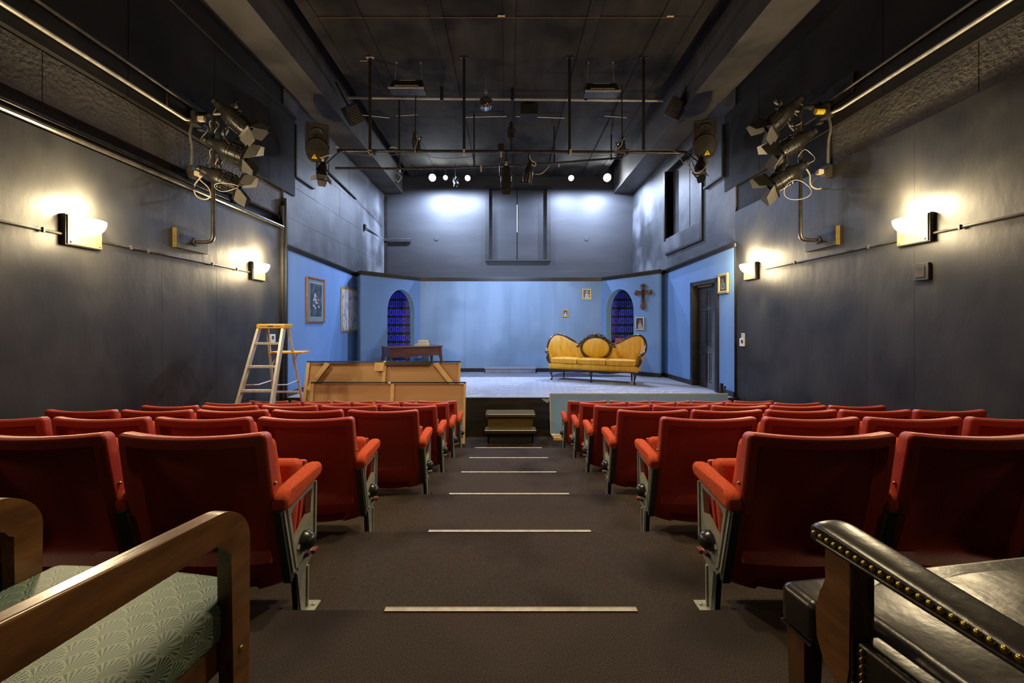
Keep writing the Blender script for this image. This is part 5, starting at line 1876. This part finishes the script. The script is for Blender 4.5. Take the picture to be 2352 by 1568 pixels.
def leather_armchair():
    rz = math.radians(8.5)
    o = Vector((0.642, 0.850, 0.0))
    t = thing('leather_armchair', 'worn black leather armchair with brass nailheads and wooden arm posts, right foreground', 'armchair', o, rz)
    # local: arm pad runs along y (0 front .. -0.5 back) from x = 0 to 0.105
    H = 0.692
    W = 0.72

    def pad(x0, name, nails):
        w, th = 0.080, 0.070
        sec = []
        n = 20
        for k in range(n + 1):
            a = math.pi * k / n
            sec.append((w / 2 - w / 2 * math.cos(a), -0.030 + 0.012 * math.sin(a) ** 0.8))
        sec += [(w, -0.060), (w - 0.008, -0.066), (0.008, -0.066), (0.0, -0.060)]
        ys = [0.020, 0.018, 0.010, -0.004, -0.02, -0.06, -0.12, -0.2, -0.3, -0.4, -0.5, -0.58]
        m = MB()
        rings = []
        for i, y in enumerate(ys):
            f = [0.80, 0.90, 0.965, 0.99, 1.0][i] if i < 5 else 1.0
            drop = [0.016, 0.009, 0.004, 0.001, 0][i] if i < 5 else 0.0
            rings.append([m.bm.verts.new((x0 + w / 2 + (a - w / 2) * f, y, H - 0.012 + (b + 0.03) * (f if b > -0.03 else 1) - 0.03 - drop * (1 if b > -0.04 else 0) + 0.035 * y + (0.06 * y if b > -0.045 else 0))) for a, b in sec])
        k_ = len(sec)
        for i in range(len(ys) - 1):
            for a in range(k_):
                b = (a + 1) % k_
                m.bm.faces.new([rings[i][a], rings[i][b], rings[i + 1][b], rings[i + 1][a]])
        m.bm.faces.new(rings[0][::-1])
        m.bm.faces.new(rings[-1])
        p = m.build(name, M_LEATHER, t, angle=50)
        # lower welt
        zz = lambda y: H - 0.092 + 0.035 * y
        ws = [(x0 + 0.002, y, zz(y) + 0.024) for y in (0.0, -0.1, -0.2, -0.3, -0.4, -0.5, -0.57)]
        MB().tube([(x0 + w * 0.8, 0.017, zz(0) + 0.024), (x0 + 0.012, 0.014, zz(0) + 0.024)] + ws, 0.0035, 6).build('welt', M_LEATHER, p)
        if nails:
            first = None
            for k in range(34):
                y = 0.006 - 0.0148 * k
                pos = Vector((x0 - 0.0005, y, zz(y) + 0.036))
                if first is None:
                    first = MB().ball((0, 0, 0), (0.0042, 0.0056, 0.0056), 12, 8).build('nailhead', M_BRASS, p, loc=pos)
                else:
                    c = first.copy()
                    COL.objects.link(c)
                    c.parent = p
                    c.location = pos
            for k in range(5):
                c = first.copy()
                COL.objects.link(c)
                c.parent = p
                c.location = Vector((x0 + 0.012 + 0.0148 * k, 0.0165, zz(0) + 0.036))
        return p
    pad(0.0, 'arm_pad', True)
    pad(W - 0.03, 'arm_pad', False)
    # shaped arm posts
    for x0, x1 in ((0.012, 0.068), (W - 0.02, W + 0.036)):
        poly = [(0.008, 0.628), (0.004, 0.580), (-0.004, 0.550), (0.022, 0.515), (0.035, 0.470), (0.032, 0.415), (0.010, 0.370), (-0.020, 0.352), (-0.052, 0.345), (-0.062, 0.40),
                (-0.058, 0.50), (-0.052, 0.550), (-0.058, 0.600), (-0.064, 0.628)]
        m = MB().prism([(a * 0.85 - 0.010, b) for a, b in poly], lambda a, b, d: Vector((d, a, b)), x0, x1)
        es = [e for e in m.bm.edges if abs(e.verts[0].co.x - e.verts[1].co.x) < 1e-6]
        bmesh.ops.bevel(m.bm, geom=es, offset=0.005, segments=3, affect='EDGES')
        m.build('arm_post', M_OAK, t, angle=40)
    # seat: boxed cushion, notched for the posts
    m = MB()
    m.box(0.006, W + 0.02, 0.010, 0.105, 0.385, 0.480, bev=0.020, seg=4)
    front = m.build('seat_front', M_LEATHER, t, angle=50)
    m = MB()
    x0, x1, y0, y1 = 0.078, W - 0.02, -0.56, 0.07
    m.box(x0, x1, y0, y1, 0.385, 0.480, bev=0.022, seg=4)
    bmesh.ops.subdivide_edges(m.bm, edges=[e for e in m.bm.edges if e.calc_length() > 0.1], cuts=7, use_grid_fill=True)
    for v in m.bm.verts:
        cx = (v.co.x - (x0 + x1) / 2) / ((x1 - x0) / 2)
        cy = (v.co.y - (y0 + y1) / 2) / ((y1 - y0) / 2)
        if v.co.z > 0.46:
            v.co.z += 0.022 * max(0, 1 - cx * cx) * max(0, 1 - cy * cy) + 0.003 * math.sin(cx * 9 + cy * 5)
    m.build('seat_cushion', M_LEATHER, t, angle=60)
    m = MB().box(0.020, 0.080, -0.56, -0.055, 0.375, 0.468, bev=0.016, seg=3)
    sb = m.build('seat_side', M_LEATHER, t, angle=50)
    f2 = MB().ball((0, 0, 0), (0.0056, 0.0042, 0.0056), 12, 8).build('nailhead', M_BRASS, sb, loc=(0.0185, -0.078, 0.452))
    for k in range(1, 5):
        c = f2.copy()
        COL.objects.link(c)
        c.parent = sb
        c.location = (0.0185, -0.078, 0.452 - 0.0150 * k)
    MB().tube([(0.018, -0.06, 0.378), (0.018, -0.55, 0.378)], 0.004, 6).build('welt', M_LEATHER, t)
    MB().tube([(0.008, 0.02, 0.387), (0.008, 0.10, 0.387), (W, 0.105, 0.387)], 0.004, 6).build('welt', M_LEATHER, t)
    for x in (0.018, W - 0.03):
        for y in (0.070, -0.50):
            m = MB().hexa([(x + 0.002, y - 0.02, 0), (x + 0.032, y - 0.02, 0), (x + 0.032, y + 0.012, 0), (x + 0.002, y + 0.012, 0),
                           (x - 0.008, y - 0.03, 0.388), (x + 0.040, y - 0.03, 0.388), (x + 0.040, y + 0.018, 0.388), (x - 0.008, y + 0.018, 0.388)], 0.002)
            m.build('leg', M_WALNUT, t)


leather_armchair()


# ------------------------------------------------------------------ stage lanterns
def lantern(loc, aim, label, size=1.0, fat=1.0, roll=0.0, doors=(1, 1, 1, 1), flap_m=M_FLAP, group=None, rear_cable=None, name='stage_spotlight', case=M_CASE, hook=None, spread=(40, 40, 40, 40)):
    """body along local -z (light leaves at -z); doors on the four sides of the mouth"""
    d = Vector(aim).normalized()
    q = d.to_track_quat('-Z', 'Y') @ Quaternion((0, 0, 1), math.radians(roll))
    t = thing(name, label, 'stage light', loc, 0, group, quat=q)
    s = size
    m = MB().lathe([(r_ * s * (1 + (fat - 1) * (0.5 if z_ > 0.1 else 1)), z_ * s) for r_, z_ in [(0.02, 0.21), (0.045, 0.20), (0.055, 0.15), (0.058, 0.11), (0.085, 0.06), (0.096, 0.0), (0.096, -0.10), (0.092, -0.16), (0.092, -0.20)]], 24)
    body = m.build('lamp_body', case, t)
    m = MB()
    for z in (0.0, -0.035, -0.11):
        m.lathe([(0.098 * s * fat, z * s), (0.104 * s * fat, z * s - 0.004), (0.104 * s * fat, z * s - 0.012), (0.098 * s * fat, z * s - 0.016)], 24, cap0=False, cap1=False)
    for k in range(8):
        a = 2 * math.pi * k / 8 + 0.2
        m.box(-0.006, 0.006, 0.090 * s * fat, 0.104 * s * fat, -0.16 * s, -0.04 * s, M=Matrix.Rotation(a, 4, 'Z'))
    m.build('cooling_ribs', case, body)
    MB().lathe([(0.03 * s, 0.205 * s), (0.042 * s, 0.215 * s), (0.040 * s, 0.245 * s), (0.015 * s, 0.26 * s)], 16).build('rear_cap', case, body)
    m = MB()
    g = 0.108 * s * fat
    for (a, b, c, e) in ((-g, g, -g, -g + 0.02 * s), (-g, g, g - 0.02 * s, g), (-g, -g + 0.02 * s, -g, g), (g - 0.02 * s, g, -g, g)):
        m.box(a, b, c, e, -0.225 * s, -0.195 * s, bev=0.002)
    m.build('gel_frame', case, t)
    # yoke
    f1 = fat * s
    pts = [(-0.105 * f1, 0, -0.03 * s), (-0.125 * f1, 0.03 * s, 0.02 * s), (-0.125 * f1, 0.16 * f1, 0.10 * s), (0.125 * f1, 0.16 * f1, 0.10 * s), (0.125 * f1, 0.03 * s, 0.02 * s), (0.105 * f1, 0, -0.03 * s)]
    m = MB().tube(pts, 0.009 * s, 8)
    m.ball((-0.118 * f1, 0, -0.03 * s), 0.018 * s, 10, 8).ball((0.118 * f1, 0, -0.03 * s), 0.018 * s, 10, 8)
    m.build('yoke', case, t)
    MB().box(-0.025 * s, 0.025 * s, 0.15 * f1, 0.24 * f1, 0.075 * s, 0.125 * s, bev=0.006).build('pipe_clamp', M_PIPELT, t)
    if hook is not None:
        inv = (Matrix.Translation(Vector(loc)) @ q.to_matrix().to_4x4()).inverted()
        MB().tube([inv @ (Vector(loc) + d * -0.05), inv @ Vector(hook)], 0.012, 8).build('hanging_hook', M_PIPE, t)
    # doors: hinge lines on the four sides
    for k in range(4):
        if not doors[k]:
            continue
        a = math.radians(90 * k)
        op = math.radians(spread[k])
        w0, w1, L = 0.098 * s * fat, 0.070 * s * fat, 0.135 * s * fat
        poly = [(-w0, 0), (w0, 0), (w0, L * 0.35), (w1, L), (-w1, L), (-w0, L * 0.35)]
        Rk = Matrix.Rotation(a, 4, 'Z')
        m = MB().prism(poly, lambda p, r, dd: Rk @ Vector((p, -g - math.sin(op) * r + dd * math.cos(op), -0.222 * s - math.cos(op) * r)), 0, 0.003)
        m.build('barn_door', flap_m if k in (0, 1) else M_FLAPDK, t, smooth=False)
    return t


def cable(pts, r, m, label, n=6):
    pp = crom(pts, n)
    c = Vector(pts[0])
    o = MB().tube([p - c for p in pp], r, 8).build('power_cable', m, loc=c)
    return tag(o, label, 'cable')


def lamp_tree(side):
    nm = 'left' if side < 0 else 'right'
    if side < 0:
        Xw = XL
        plo, pup = (466, 556), (462, 250)
        px = 490
        Xp = XL + 0.27
        bot, topy = 556, 262
        L = [((533, 268), (0.62, 0.50, -0.62), 'topmost of the three black spotlights on the left lamp tree', 40),
             ((520, 342), (0.80, 0.42, -0.30), 'middle of the three black spotlights on the left lamp tree', 20),
             ((505, 409), (0.76, 0.45, -0.34), 'lowest of the three black spotlights on the left lamp tree', 30)]
    else:
        Xw = XR
        plo, pup = (1856, 551), (1900, 240)
        px = 1838
        Xp = XR - 0.27
        bot, topy = 551, 245
        L = [((1800, 262), (-0.66, 0.42, -0.66), 'topmost of the three black spotlights on the right lamp tree', -30),
             ((1827, 328), (-0.80, 0.42, -0.48), 'middle of the three black spotlights on the right lamp tree', -20),
             ((1810, 402), (-0.76, 0.40, -0.50), 'lowest of the three black spotlights on the right lamp tree', -30)]
    Yp = onx(px, Xp)
    zb = CZ - (bot - VY) * Yp / F
    zt = CZ - (topy - VY) * Yp / F
    t = thing('lamp_tree', 'upright black pipe on wooden wall blocks holding three spotlights, %s wall' % nm, 'lamp stand', (Xw, Yp, zb))
    dx = Xp - Xw
    pts = crom([(0.03 * -side, 0, 0), (dx * 0.6, 0, 0), (dx * 0.92, 0, 0.02), (dx, 0, 0.09)], 4) + [Vector((dx, 0, zt - zb - 0.1))]
    pts += crom([(dx, 0, zt - zb - 0.1), (dx * 0.92, 0, zt - zb - 0.02), (dx * 0.6, 0, zt - zb), (0.03 * -side, 0, zt - zb)], 4)[1:]
    MB().tube(pts, 0.024, 12).build('pole', M_PIPE, t)
    for z, l0, l1 in ((0.0, -0.30, 0.22), (zt - zb, -0.42 if side < 0 else -0.55, 0.42 if side < 0 else 0.25)):
        b = MB().box(min(0, -side * 0.05), max(0, -side * 0.05), l0, l1, -0.12, 0.12, bev=0.004).build('wall_block', M_TRIM, t, loc=(0, 0, z))
        MB().box(min(0, -side * 0.052), max(0, -side * 0.052), l0 - 0.003, l0 + 0.001, -0.118, 0.118).build('raw_end', M_STEPWOOD, b)
        MB().tube([(-side * 0.045, 0, 0), (-side * 0.07, 0, 0)], 0.055, 14).build('pipe_flange', M_PIPE, b)
    for (pp, aim, lab, roll) in L:
        lantern(P(pp[0], pp[1], Yp + 0.02), aim, lab, 1.0, 1.22, roll, spread=(28, 35, 30, 30))
    zc = P(0, L[1][0][1], Yp).z
    for (pp, aim, lab, roll) in L:
        q = P(pp[0], pp[1], Yp + 0.02)
        MB().tube([(dx, 0, q.z - zb + 0.02), (q.x - Xw, q.y - Yp, q.z - zb + 0.05)], 0.014, 8).build('clamp_arm', M_PIPELT, t)
    if side < 0:
        cable([P(328 + 0, 0, 1)] if False else [P(466, 402, Yp), P(447, 425, Yp - .02), P(450, 448, Yp - .02), P(470, 458, Yp - .02), P(484, 449, Yp - .02), P(478, 430, Yp), P(458, 410, Yp), P(466, 395, Yp)], 0.008, M_CABLE, 'cream cable loop below the lowest spotlight on the left wall')
        cable([P(462, 282, Yp + .05), P(478, 296, Yp), P(466, 312, Yp), P(462, 322, Yp), P(475, 328, Yp), P(484, 315, Yp), P(486, 270, Yp), P(505, 236, Yp)], 0.007, M_CABLEDK, 'grey cable looping from the upper junction box to the top spotlight on the left wall')
        cable([P(462, 398, Yp), P(474, 385, Yp), P(488, 345, Yp), P(494, 330, Yp)], 0.007, M_CABLEDK, 'grey cable rising to the middle spotlight on the left wall')
        safety = [(P(492, 292, Yp), 9, 14, 'upper'), (P(494, 360, Yp), 10, 18, 'middle'), (P(520, 430, Yp - .1), 26, 9, 'lower')]
    else:
        cable([P(1852, 388, Yp), P(1860, 402, Yp), P(1862, 425, Yp), P(1880, 434, Yp), P(1905, 420, Yp), P(1919, 400, Yp), P(1918, 382, Yp), P(1905, 376, Yp), P(1894, 382, Yp)], 0.009, M_CABLE, 'cream cable loop from the lowest spotlight to the lower box on the right wall')
        cable([P(1862, 426, Yp), P(1872, 410, Yp), P(1888, 396, Yp), P(1896, 392, Yp)], 0.006, M_CABLEDK, 'grey cable crossing the cream loop on the right wall')
        cable([P(1888, 258, Yp + .15), P(1872, 254, Yp + .1), P(1852, 246, Yp), P(1822, 228, Yp)], 0.007, M_CABLEDK, 'grey cable from the yellow plug to the top spotlight on the right wall')
        safety = [(P(1826, 275, Yp), 14, 14, 'upper'), (P(1852, 360, Yp), 18, 16, 'middle'), (P(1832, 436, Yp - .1), 30, 22, 'lower')]
    for c, rx, ry, w in safety:
        k = Yp / F
        pts = [Vector((rx * k * math.cos(a), 0.03 * math.sin(2 * a), ry * k * math.sin(a))) for a in [2 * math.pi * i / 28 for i in range(28)]]
        o = MB().tube(pts, 0.0035, 6, closed=True).build('safety_cable', M_WHITEPL, loc=c)
        tag(o, 'thin pale safety wire loop at the %s spotlight of the %s lamp tree' % (w, nm), 'cable')


lamp_tree(-1)
lamp_tree(1)


# ------------------------------------------------------------------ speakers with their spotlights
def speaker(side):
    nm = 'left' if side < 0 else 'right'
    Z = 7.5
    c = P(729 if side < 0 else 1619, 329 if side < 0 else 320, Z)
    yaw = math.radians(24 if side < 0 else -24)
    q = Quaternion((0, 0, 1), yaw) @ Quaternion((1, 0, 0), math.radians(20))
    t = thing('loudspeaker', 'black loudspeaker with a yellow warning sticker, mounted high on the %s wall' % nm, 'speaker', c, 0, quat=q)
    # front face looks along -y locally
    w, h, d = 0.205, 0.335, 0.15
    poly = [(-w, -h * 0.55), (-w * 0.62, -h), (w * 0.62, -h), (w, -h * 0.55), (w * 0.96, h), (-w * 0.96, h)]
    m = MB().prism(poly, lambda a, b, dd: Vector((a, dd, b)), -0.02, 0.26)
    es = [e for e in m.bm.edges if abs(e.verts[0].co.y - e.verts[1].co.y) > 0.1]
    bmesh.ops.bevel(m.bm, geom=es, offset=0.03, segments=3, affect='EDGES')
    m.build('cabinet', M_SPK, t)
    m = MB()
    k = w * 0.93
    m.box(-k, k, -0.040, -0.015, h - 0.03, h - 0.005, bev=0.006).box(-k, -k + 0.025, -0.04, -0.015, -0.02, h - 0.01, bev=0.006).box(k - 0.025, k, -0.04, -0.015, -0.02, h - 0.01, bev=0.006)
    m.build('front_rim', M_SPK, t)
    M = Matrix.Translation((0, -0.02, -0.115)) @ Matrix.Rotation(math.radians(90), 4, 'X')
    m = MB().lathe([(0.195, 0.0), (0.200, 0.015), (0.192, 0.026), (0.180, 0.022), (0.09, 0.028), (0.0, 0.031)], 40, M, cap0=False, cap1=False)
    m.build('woofer_grille', M_SPK, t)
    m = MB().lathe([(0.11, 0.008), (0.085, 0.003), (0.04, -0.002), (0.0, -0.002)], 28, Matrix.Translation((0, -0.03, 0.17)) @ Matrix.Rotation(math.radians(90), 4, 'X') @ Matrix.Diagonal((1, 0.75, 1, 1)), cap0=False, cap1=False)
    m.ball((0, -0.036, 0.20), 0.014, 10, 8)
    m.build('horn', M_CASE, t)
    for xs_ in (-k + 0.032, k - 0.052):
        MB().box(xs_, xs_ + 0.02, -0.024, -0.018, 0.08, h - 0.05, bev=0.004).build('port_slot', M_BLACK, t)
    tx = -0.05 if side < 0 else 0.04
    tri = MB().prism([(-0.052, -0.040), (0.052, -0.040), (0.0, 0.045)], lambda a, b, dd: Vector((a, dd, b)), -0.0515, -0.0500).build('warning_sticker', M_WARN, t, loc=(tx, 0, -0.235))
    tri['label'] = 'yellow triangular warning sticker'
    MB().prism([(0.004, 0.022), (-0.010, -0.006), (0.0, -0.004), (-0.006, -0.028), (0.012, 0.002), (0.002, 0.0), (0.012, 0.018)], lambda a, b, dd: Vector((a, dd, b)), -0.0525, -0.0515).build('warning_mark', M_BLACK, tri)
    MB().tube([(0.0, 0.26, -0.05), (0.02 * side, 0.40, -0.05)], 0.03, 10).box(-0.03, 0.03, 0.1, 0.14, -0.62, -0.3, bev=0.004).build('wall_bracket', M_BLACK, t)
    # the spotlight clamped on the end of the crossing pipe
    if side < 0:
        lantern(P(741, 388, 7.2), (-0.05 + 0.12, -0.30, -0.95), 'black spotlight with barn doors hanging below the left speaker', 0.80, 1.0, 10, doors=(1, 1, 0, 1), flap_m=M_FLAP, spread=(15, 55, 30, 40), hook=P(779, 349, 7.33))
        cable([P(735, 361, 7.05), P(738, 362, 7.05), P(752, 357, 7.05), P(761, 355, 7.05), P(766, 346, 7.1), P(770, 336, 7.15), P(778, 339, 7.2)], 0.008, M_CABLE, 'cream cable hooked from the crossing pipe to the spotlight below the left speaker')
    else:
        lantern(P(1608, 380, 7.2), (-0.22, -0.25, -0.95), 'black spotlight with barn doors hanging below the right speaker', 0.80, 1.0, -10, doors=(1, 0, 0, 1), flap_m=M_FLAPDK, spread=(10, 45, 30, 45), hook=P(1574, 350, 7.33))
        cable([P(1557, 356, 7.25), P(1566, 368, 7.2), P(1570, 374, 7.15), P(1576, 369, 7.15), P(1581, 378, 7.1), P(1590, 391, 7.0), P(1602, 397, 7.0), P(1614, 390, 7.0), P(1625, 375, 7.0), P(1625, 364, 7.05)], 0.008, M_CABLE, 'cream cable sagging between the crossing pipe and the spotlight below the right speaker')


speaker(-1)
speaker(1)


# ------------------------------------------------------------------ overhead fixtures
def overhead():
    # central cluster on the crossing pipe
    lantern(P(1163, 398, 7.25), (0.0, -0.06, -1.0), 'large black spotlight hanging straight down at the middle of the crossing pipe', 0.95, 1.0, 0, doors=(1, 0, 1, 0), flap_m=M_FLAPDK, spread=(5, 5, 5, 5), hook=P(1163, 350, 7.33))
    lantern(P(1214, 396, 7.35), (-0.16, 0.30, -1.0), 'tapered black spotlight just right of the large middle one', 0.85, 1.0, 20, doors=(0, 0, 0, 0), hook=P(1214, 350, 7.33))
    lantern(P(1174, 300, 7.4), (0.0, 0.1, -1.0), 'black spotlight mounted upright above the middle of the crossing pipe', 0.62, 1.0, 0, doors=(0, 0, 0, 0), hook=P(1174, 349, 7.33))
    lantern(P(955, 325, 8.2), (0.1, 0.35, -0.9), 'dim black spotlight hanging above the pipe left of the middle', 0.75, 1.0, 0, doors=(0, 0, 0, 0), case=M_BLACK, hook=(P(955, 325, 8.2).x, 8.2, CEIL - 0.02))
    lantern(P(1428, 338, 8.2), (-0.1, 0.35, -0.9), 'dim black spotlight hanging above the pipe right of the middle', 0.75, 1.0, 0, doors=(0, 0, 0, 0), case=M_BLACK, hook=(P(1428, 338, 8.2).x, 8.2, CEIL - 0.02))
    cable([P(955, 352, 7.3), P(953, 340, 7.3), P(959, 325, 7.35), P(957, 311, 7.4)], 0.008, M_CABLE, 'short cream cable standing up from the crossing pipe, left of the middle')
    cable([P(1418, 343, 7.3), P(1427, 333, 7.3), P(1430, 322, 7.3), P(1435, 317, 7.3)], 0.008, M_CABLE, 'short cream cable standing up from the crossing pipe, right of the middle')
    cable([P(1216, 357, 7.25), P(1220, 367, 7.2), P(1230, 374, 7.2), P(1229, 381, 7.2), P(1221, 378, 7.2)], 0.009, M_CABLE, 'curled cream cable end hanging beside the tapered middle spotlight')
    cable([P(1229, 400, 7.3), P(1242, 399, 7.3), P(1254, 390, 7.3), P(1262, 379, 7.35)], 0.008, M_CABLE, 'cream cable rising to the right from the tapered middle spotlight')
    cable([P(853, 346, 7.3), P(846, 344, 7.3), P(848, 352, 7.3), P(852, 356, 7.3)], 0.008, M_CABLE, 'short cream cable wrapped on the crossing pipe by the left rod')
    cable([P(895, 340, 7.3), P(902, 338, 7.3), P(911, 340, 7.3)], 0.008, M_CABLE, 'short cream cable lying on the crossing pipe near its left end')
    cable([P(1290, 352, 7.25), P(1330, 358, 7.25), P(1395, 356, 7.25), P(1415, 347, 7.25), P(1460, 345, 7.25), P(1530, 343, 7.28), P(1556, 350, 7.28)], 0.006, M_CABLEDK, 'grey cable drooping along the right half of the crossing pipe')
    cable([P(800, 350, 7.25), P(860, 358, 7.25), P(960, 352, 7.25), P(1000, 362, 7.25), P(1060, 362, 7.25), P(1130, 352, 7.25)], 0.005, M_CABLEDK, 'grey cable drooping along the left half of the crossing pipe')
    t = thing('dimmer_box', 'small black cable box clamped on the crossing pipe left of the middle spotlight', 'electrical box', P(1151, 341, 7.3))
    MB().box(-0.055, 0.055, -0.05, 0.05, -0.07, 0.07, bev=0.006).build('box', M_CASE, t)
    MB().tube([(0, -0.02, -0.07), (0.0, -0.02, -0.16)], 0.014, 8).build('plug', M_CABLE, t)

    # mirror ball
    c = P(1116, 238, 7.8)
    t = thing('mirror_ball', 'small mirror ball hanging from the ceiling left of the middle batten', 'mirror ball', c)
    r = 0.133
    MB().ball((0, 0, 0), r * 0.985, 32, 20).build('core', M_GROUT, t)
    m = MB()
    rings = 17
    for i in range(1, rings):
        ph = math.pi * i / rings
        n = max(4, int(2 * math.pi * r * math.sin(ph) / 0.0245))
        for k in range(n):
            a = 2 * math.pi * k / n
            nrm = Vector((math.sin(ph) * math.cos(a), math.sin(ph) * math.sin(a), math.cos(ph)))
            tu = Vector((-math.sin(a), math.cos(a), 0))
            tv = nrm.cross(tu)
            jit = (tu * math.sin(i * 7.1 + k * 3.3) + tv * math.cos(i * 5.3 + k * 1.7)) * 0.035
            nrm2 = (nrm + jit).normalized()
            tu2 = (tu - nrm2 * tu.dot(nrm2)).normalized()
            tv2 = nrm2.cross(tu2)
            cc = nrm * r
            hs = 0.0112
            m._add([cc + tu2 * hs + tv2 * hs, cc - tu2 * hs + tv2 * hs, cc - tu2 * hs - tv2 * hs, cc + tu2 * hs - tv2 * hs], [(0, 1, 2, 3)])
    m.build('mirror_tiles', M_MIRROR, t, smooth=False)
    MB().tube([(0, 0, r - 0.01), (0, 0, r + 0.05)], 0.02, 10).tube([(0, 0, r + 0.04), (0, 0, CEIL - 0.02 - c.z)], 0.004, 6).box(-0.03, 0.03, -0.03, 0.03, 0.20, 0.26, bev=0.008).build('motor_and_chain', M_PIPELT, t)

    # two hooded work lights on chains
    for i, (px, py) in enumerate(((937, 198), (1381, 205))):
        c = P(px, py, 7.4)
        t = thing('hooded_work_light', ('left' if i == 0 else 'right') + ' one of two long hooded lights hung on chains under the ceiling', 'ceiling light', c)
        m = MB()
        L = 0.31
        m.hexa([(-L, -0.14, -0.115), (L, -0.14, -0.115), (L, 0.14, -0.09), (-L, 0.14, -0.09), (-L * 0.86, -0.02, 0.10), (L * 0.86, -0.02, 0.10), (L * 0.86, 0.12, 0.11), (-L * 0.86, 0.12, 0.11)], 0.006)
        m.build('hood', M_CASE, t)
        MB().box(-L - 0.01, L + 0.01, -0.155, -0.140, -0.125, -0.095, bev=0.003).build('front_lip', M_PALEGREY, t)
        m = MB()
        for k in range(14):
            x = -0.2 + 0.4 * k / 13
            m.box(x - 0.009, x + 0.009, -0.128, -0.11, -0.066, -0.050)
            m.box(x * 0.7 - 0.006, x * 0.7 + 0.006, -0.03, -0.01, 0.082, 0.094)
        m.build('vent_slots', M_TAPE, t)
        for sx in (-1, 1):
            MB().tube([(sx * 0.25, 0.05, 0.10), (sx * 0.22, 0.05, CEIL - 0.02 - c.z)], 0.006, 6).ball((sx * 0.22, 0.05, CEIL - 0.03 - c.z), 0.018, 8, 6).build('hanging_chain', M_PIPELT, t)

    # louvred boxes fixed under the ceiling edges
    for i, (px, py, ry, rz) in enumerate(((815, 262, 38, 30), (1549, 247, -38, -30))):
        c = P(px, py, 8.0)
        q = Quaternion((0, 0, 1), math.radians(rz)) @ Quaternion((0, 1, 0), math.radians(-ry)) @ Quaternion((1, 0, 0), math.radians(20))
        t = thing('louvred_heater', ('left' if i == 0 else 'right') + ' one of two dark louvred boxes tilted under the edge of the ceiling', 'heater', c, quat=q)
        MB().box(-0.13, 0.13, -0.02, 0.22, -0.17, 0.17, bev=0.006).build('housing', M_CASE, t)
        m = MB()
        for k in range(7):
            z = -0.125 + 0.25 * k / 6
            m.box(-0.105, 0.105, -0.034, -0.02, z - 0.008, z + 0.008)
        m.build('louvres', M_BEAM, t)
        MB().tube([(0.0, 0.10, 0.1), (0.0, 0.1, 0.6)], 0.02, 8).build('bracket', M_BLACK, t)

    # black ceiling vent box
    c = P(1215, 255, 8.9)
    t = thing('ceiling_speaker_box', 'small black box fixed to the ceiling right of the middle batten', 'box', c)
    MB().box(-0.19, 0.19, -0.1, 0.15, -0.11, 0.12, bev=0.01).box(-0.1, 0.1, 0.0, 0.1, 0.1, CEIL - c.z).build('housing', M_BLACK, t)

    # lit lamps near the back wall
    spec = [(993, 408, 1.0, 1.00, 'leftmost'), (1023, 408, 0.62, 0.45, 'second from the left'), (1074, 409, 0.75, 0.55, 'third from the left'), (1312, 409, 0.75, 0.60, 'second from the right'), (1395, 408, 1.12, 1.15, 'rightmost and brightest')]
    for px, py, s, e, lab in spec:
        c = P(px, py, 12.3)
        t = thing('lit_stage_lamp', '%s of the five glaring white lamps above the stage' % lab, 'stage light', c, 0, 'glaring lamps above the stage')
        MB().lathe([(0.0, 0.20), (0.05, 0.19), (0.055, 0.10), (0.085 * s + 0.02, 0.05), (0.085 * s + 0.022, 0.045)], 20, Matrix.Rotation(math.radians(-62), 4, 'X') @ Matrix.Translation((0, 0, -0.03)), cap0=False, cap1=False).build('lamp_housing', M_CASE, t)
        MB().ball((0, -0.02, 0), 0.066 * s, 16, 12).build('glowing_bulb', M_BULB, t)
        MB().tube([(0, 0.05, 0.12), (0, 0.05, CEIL - 0.02 - c.z)], 0.012, 8).build('hanger', M_PIPE, t)
        add_spot('stage_lamp_light', c + Vector((0, -0.05, -0.09)), c + Vector((0, 0.45, -3.0)), STAGE_LAMP_W * e, COOL, 0.06, 174, 0.45)
    # a dark lamp, an empty gel frame
    lantern(P(1046, 418, 12.2), (0.25, -0.5, -0.8), 'unlit black lamp hanging between the left glaring lamps', 0.62, 1.0, 0, doors=(0, 0, 0, 0), case=M_BLACK, hook=(P(1046, 400, 12.2).x, 12.2, CEIL - 0.02))
    c = P(912, 407, 12.4)
    q = Quaternion((0, 0, 1), math.radians(35)) @ Quaternion((0, 1, 0), math.radians(35))
    t = thing('gel_frame_lamp', 'square open-fronted lamp frame by the left ceiling beam near the back wall', 'stage light', c, quat=q)
    m = MB()
    g = 0.12
    for (a, b, c0, e0) in ((-g, g, -g, -g + 0.025), (-g, g, g - 0.025, g), (-g, -g + 0.025, -g, g), (g - 0.025, g, -g, g)):
        m.box(a, b, -0.01, 0.01, c0, e0, bev=0.002)
    m.build('square_frame', M_FLAP, t)
    MB().box(-g + 0.01, g - 0.01, 0.01, 0.16, -g + 0.01, g - 0.01, bev=0.01).build('housing', M_BLACK, t)
    MB().tube([(0, 0.08, g), (0.1, 0.1, 0.62)], 0.012, 8).build('hanger', M_BLACK, t)
    # short black post at the end of the right set wall
    c = P(1658, 912, 7.36)
    t = thing('floor_socket_post', 'short black post with a knob on the stage edge, right end of the set', 'post', (c.x, 7.36, STAGE))
    MB().box(-0.03, 0.02, -0.02, 0.02, 0, 0.24, bev=0.004).build('post', M_BLACK, t)
    MB().tube([(0.055, 0, 0.0), (0.055, 0, 0.15)], 0.008, 8).ball((0.055, 0, 0.17), 0.022, 10, 8).build('knob', M_BLACK, t)
    # added fill light for the set, floating just below the unlit middle lanterns
    add_spot('set_fill_light', (-0.1, 7.5, 3.62), (0.1, 11.0, 1.0), SET_FILL_W, COOL, 0.12, 95, 1.0)


overhead()
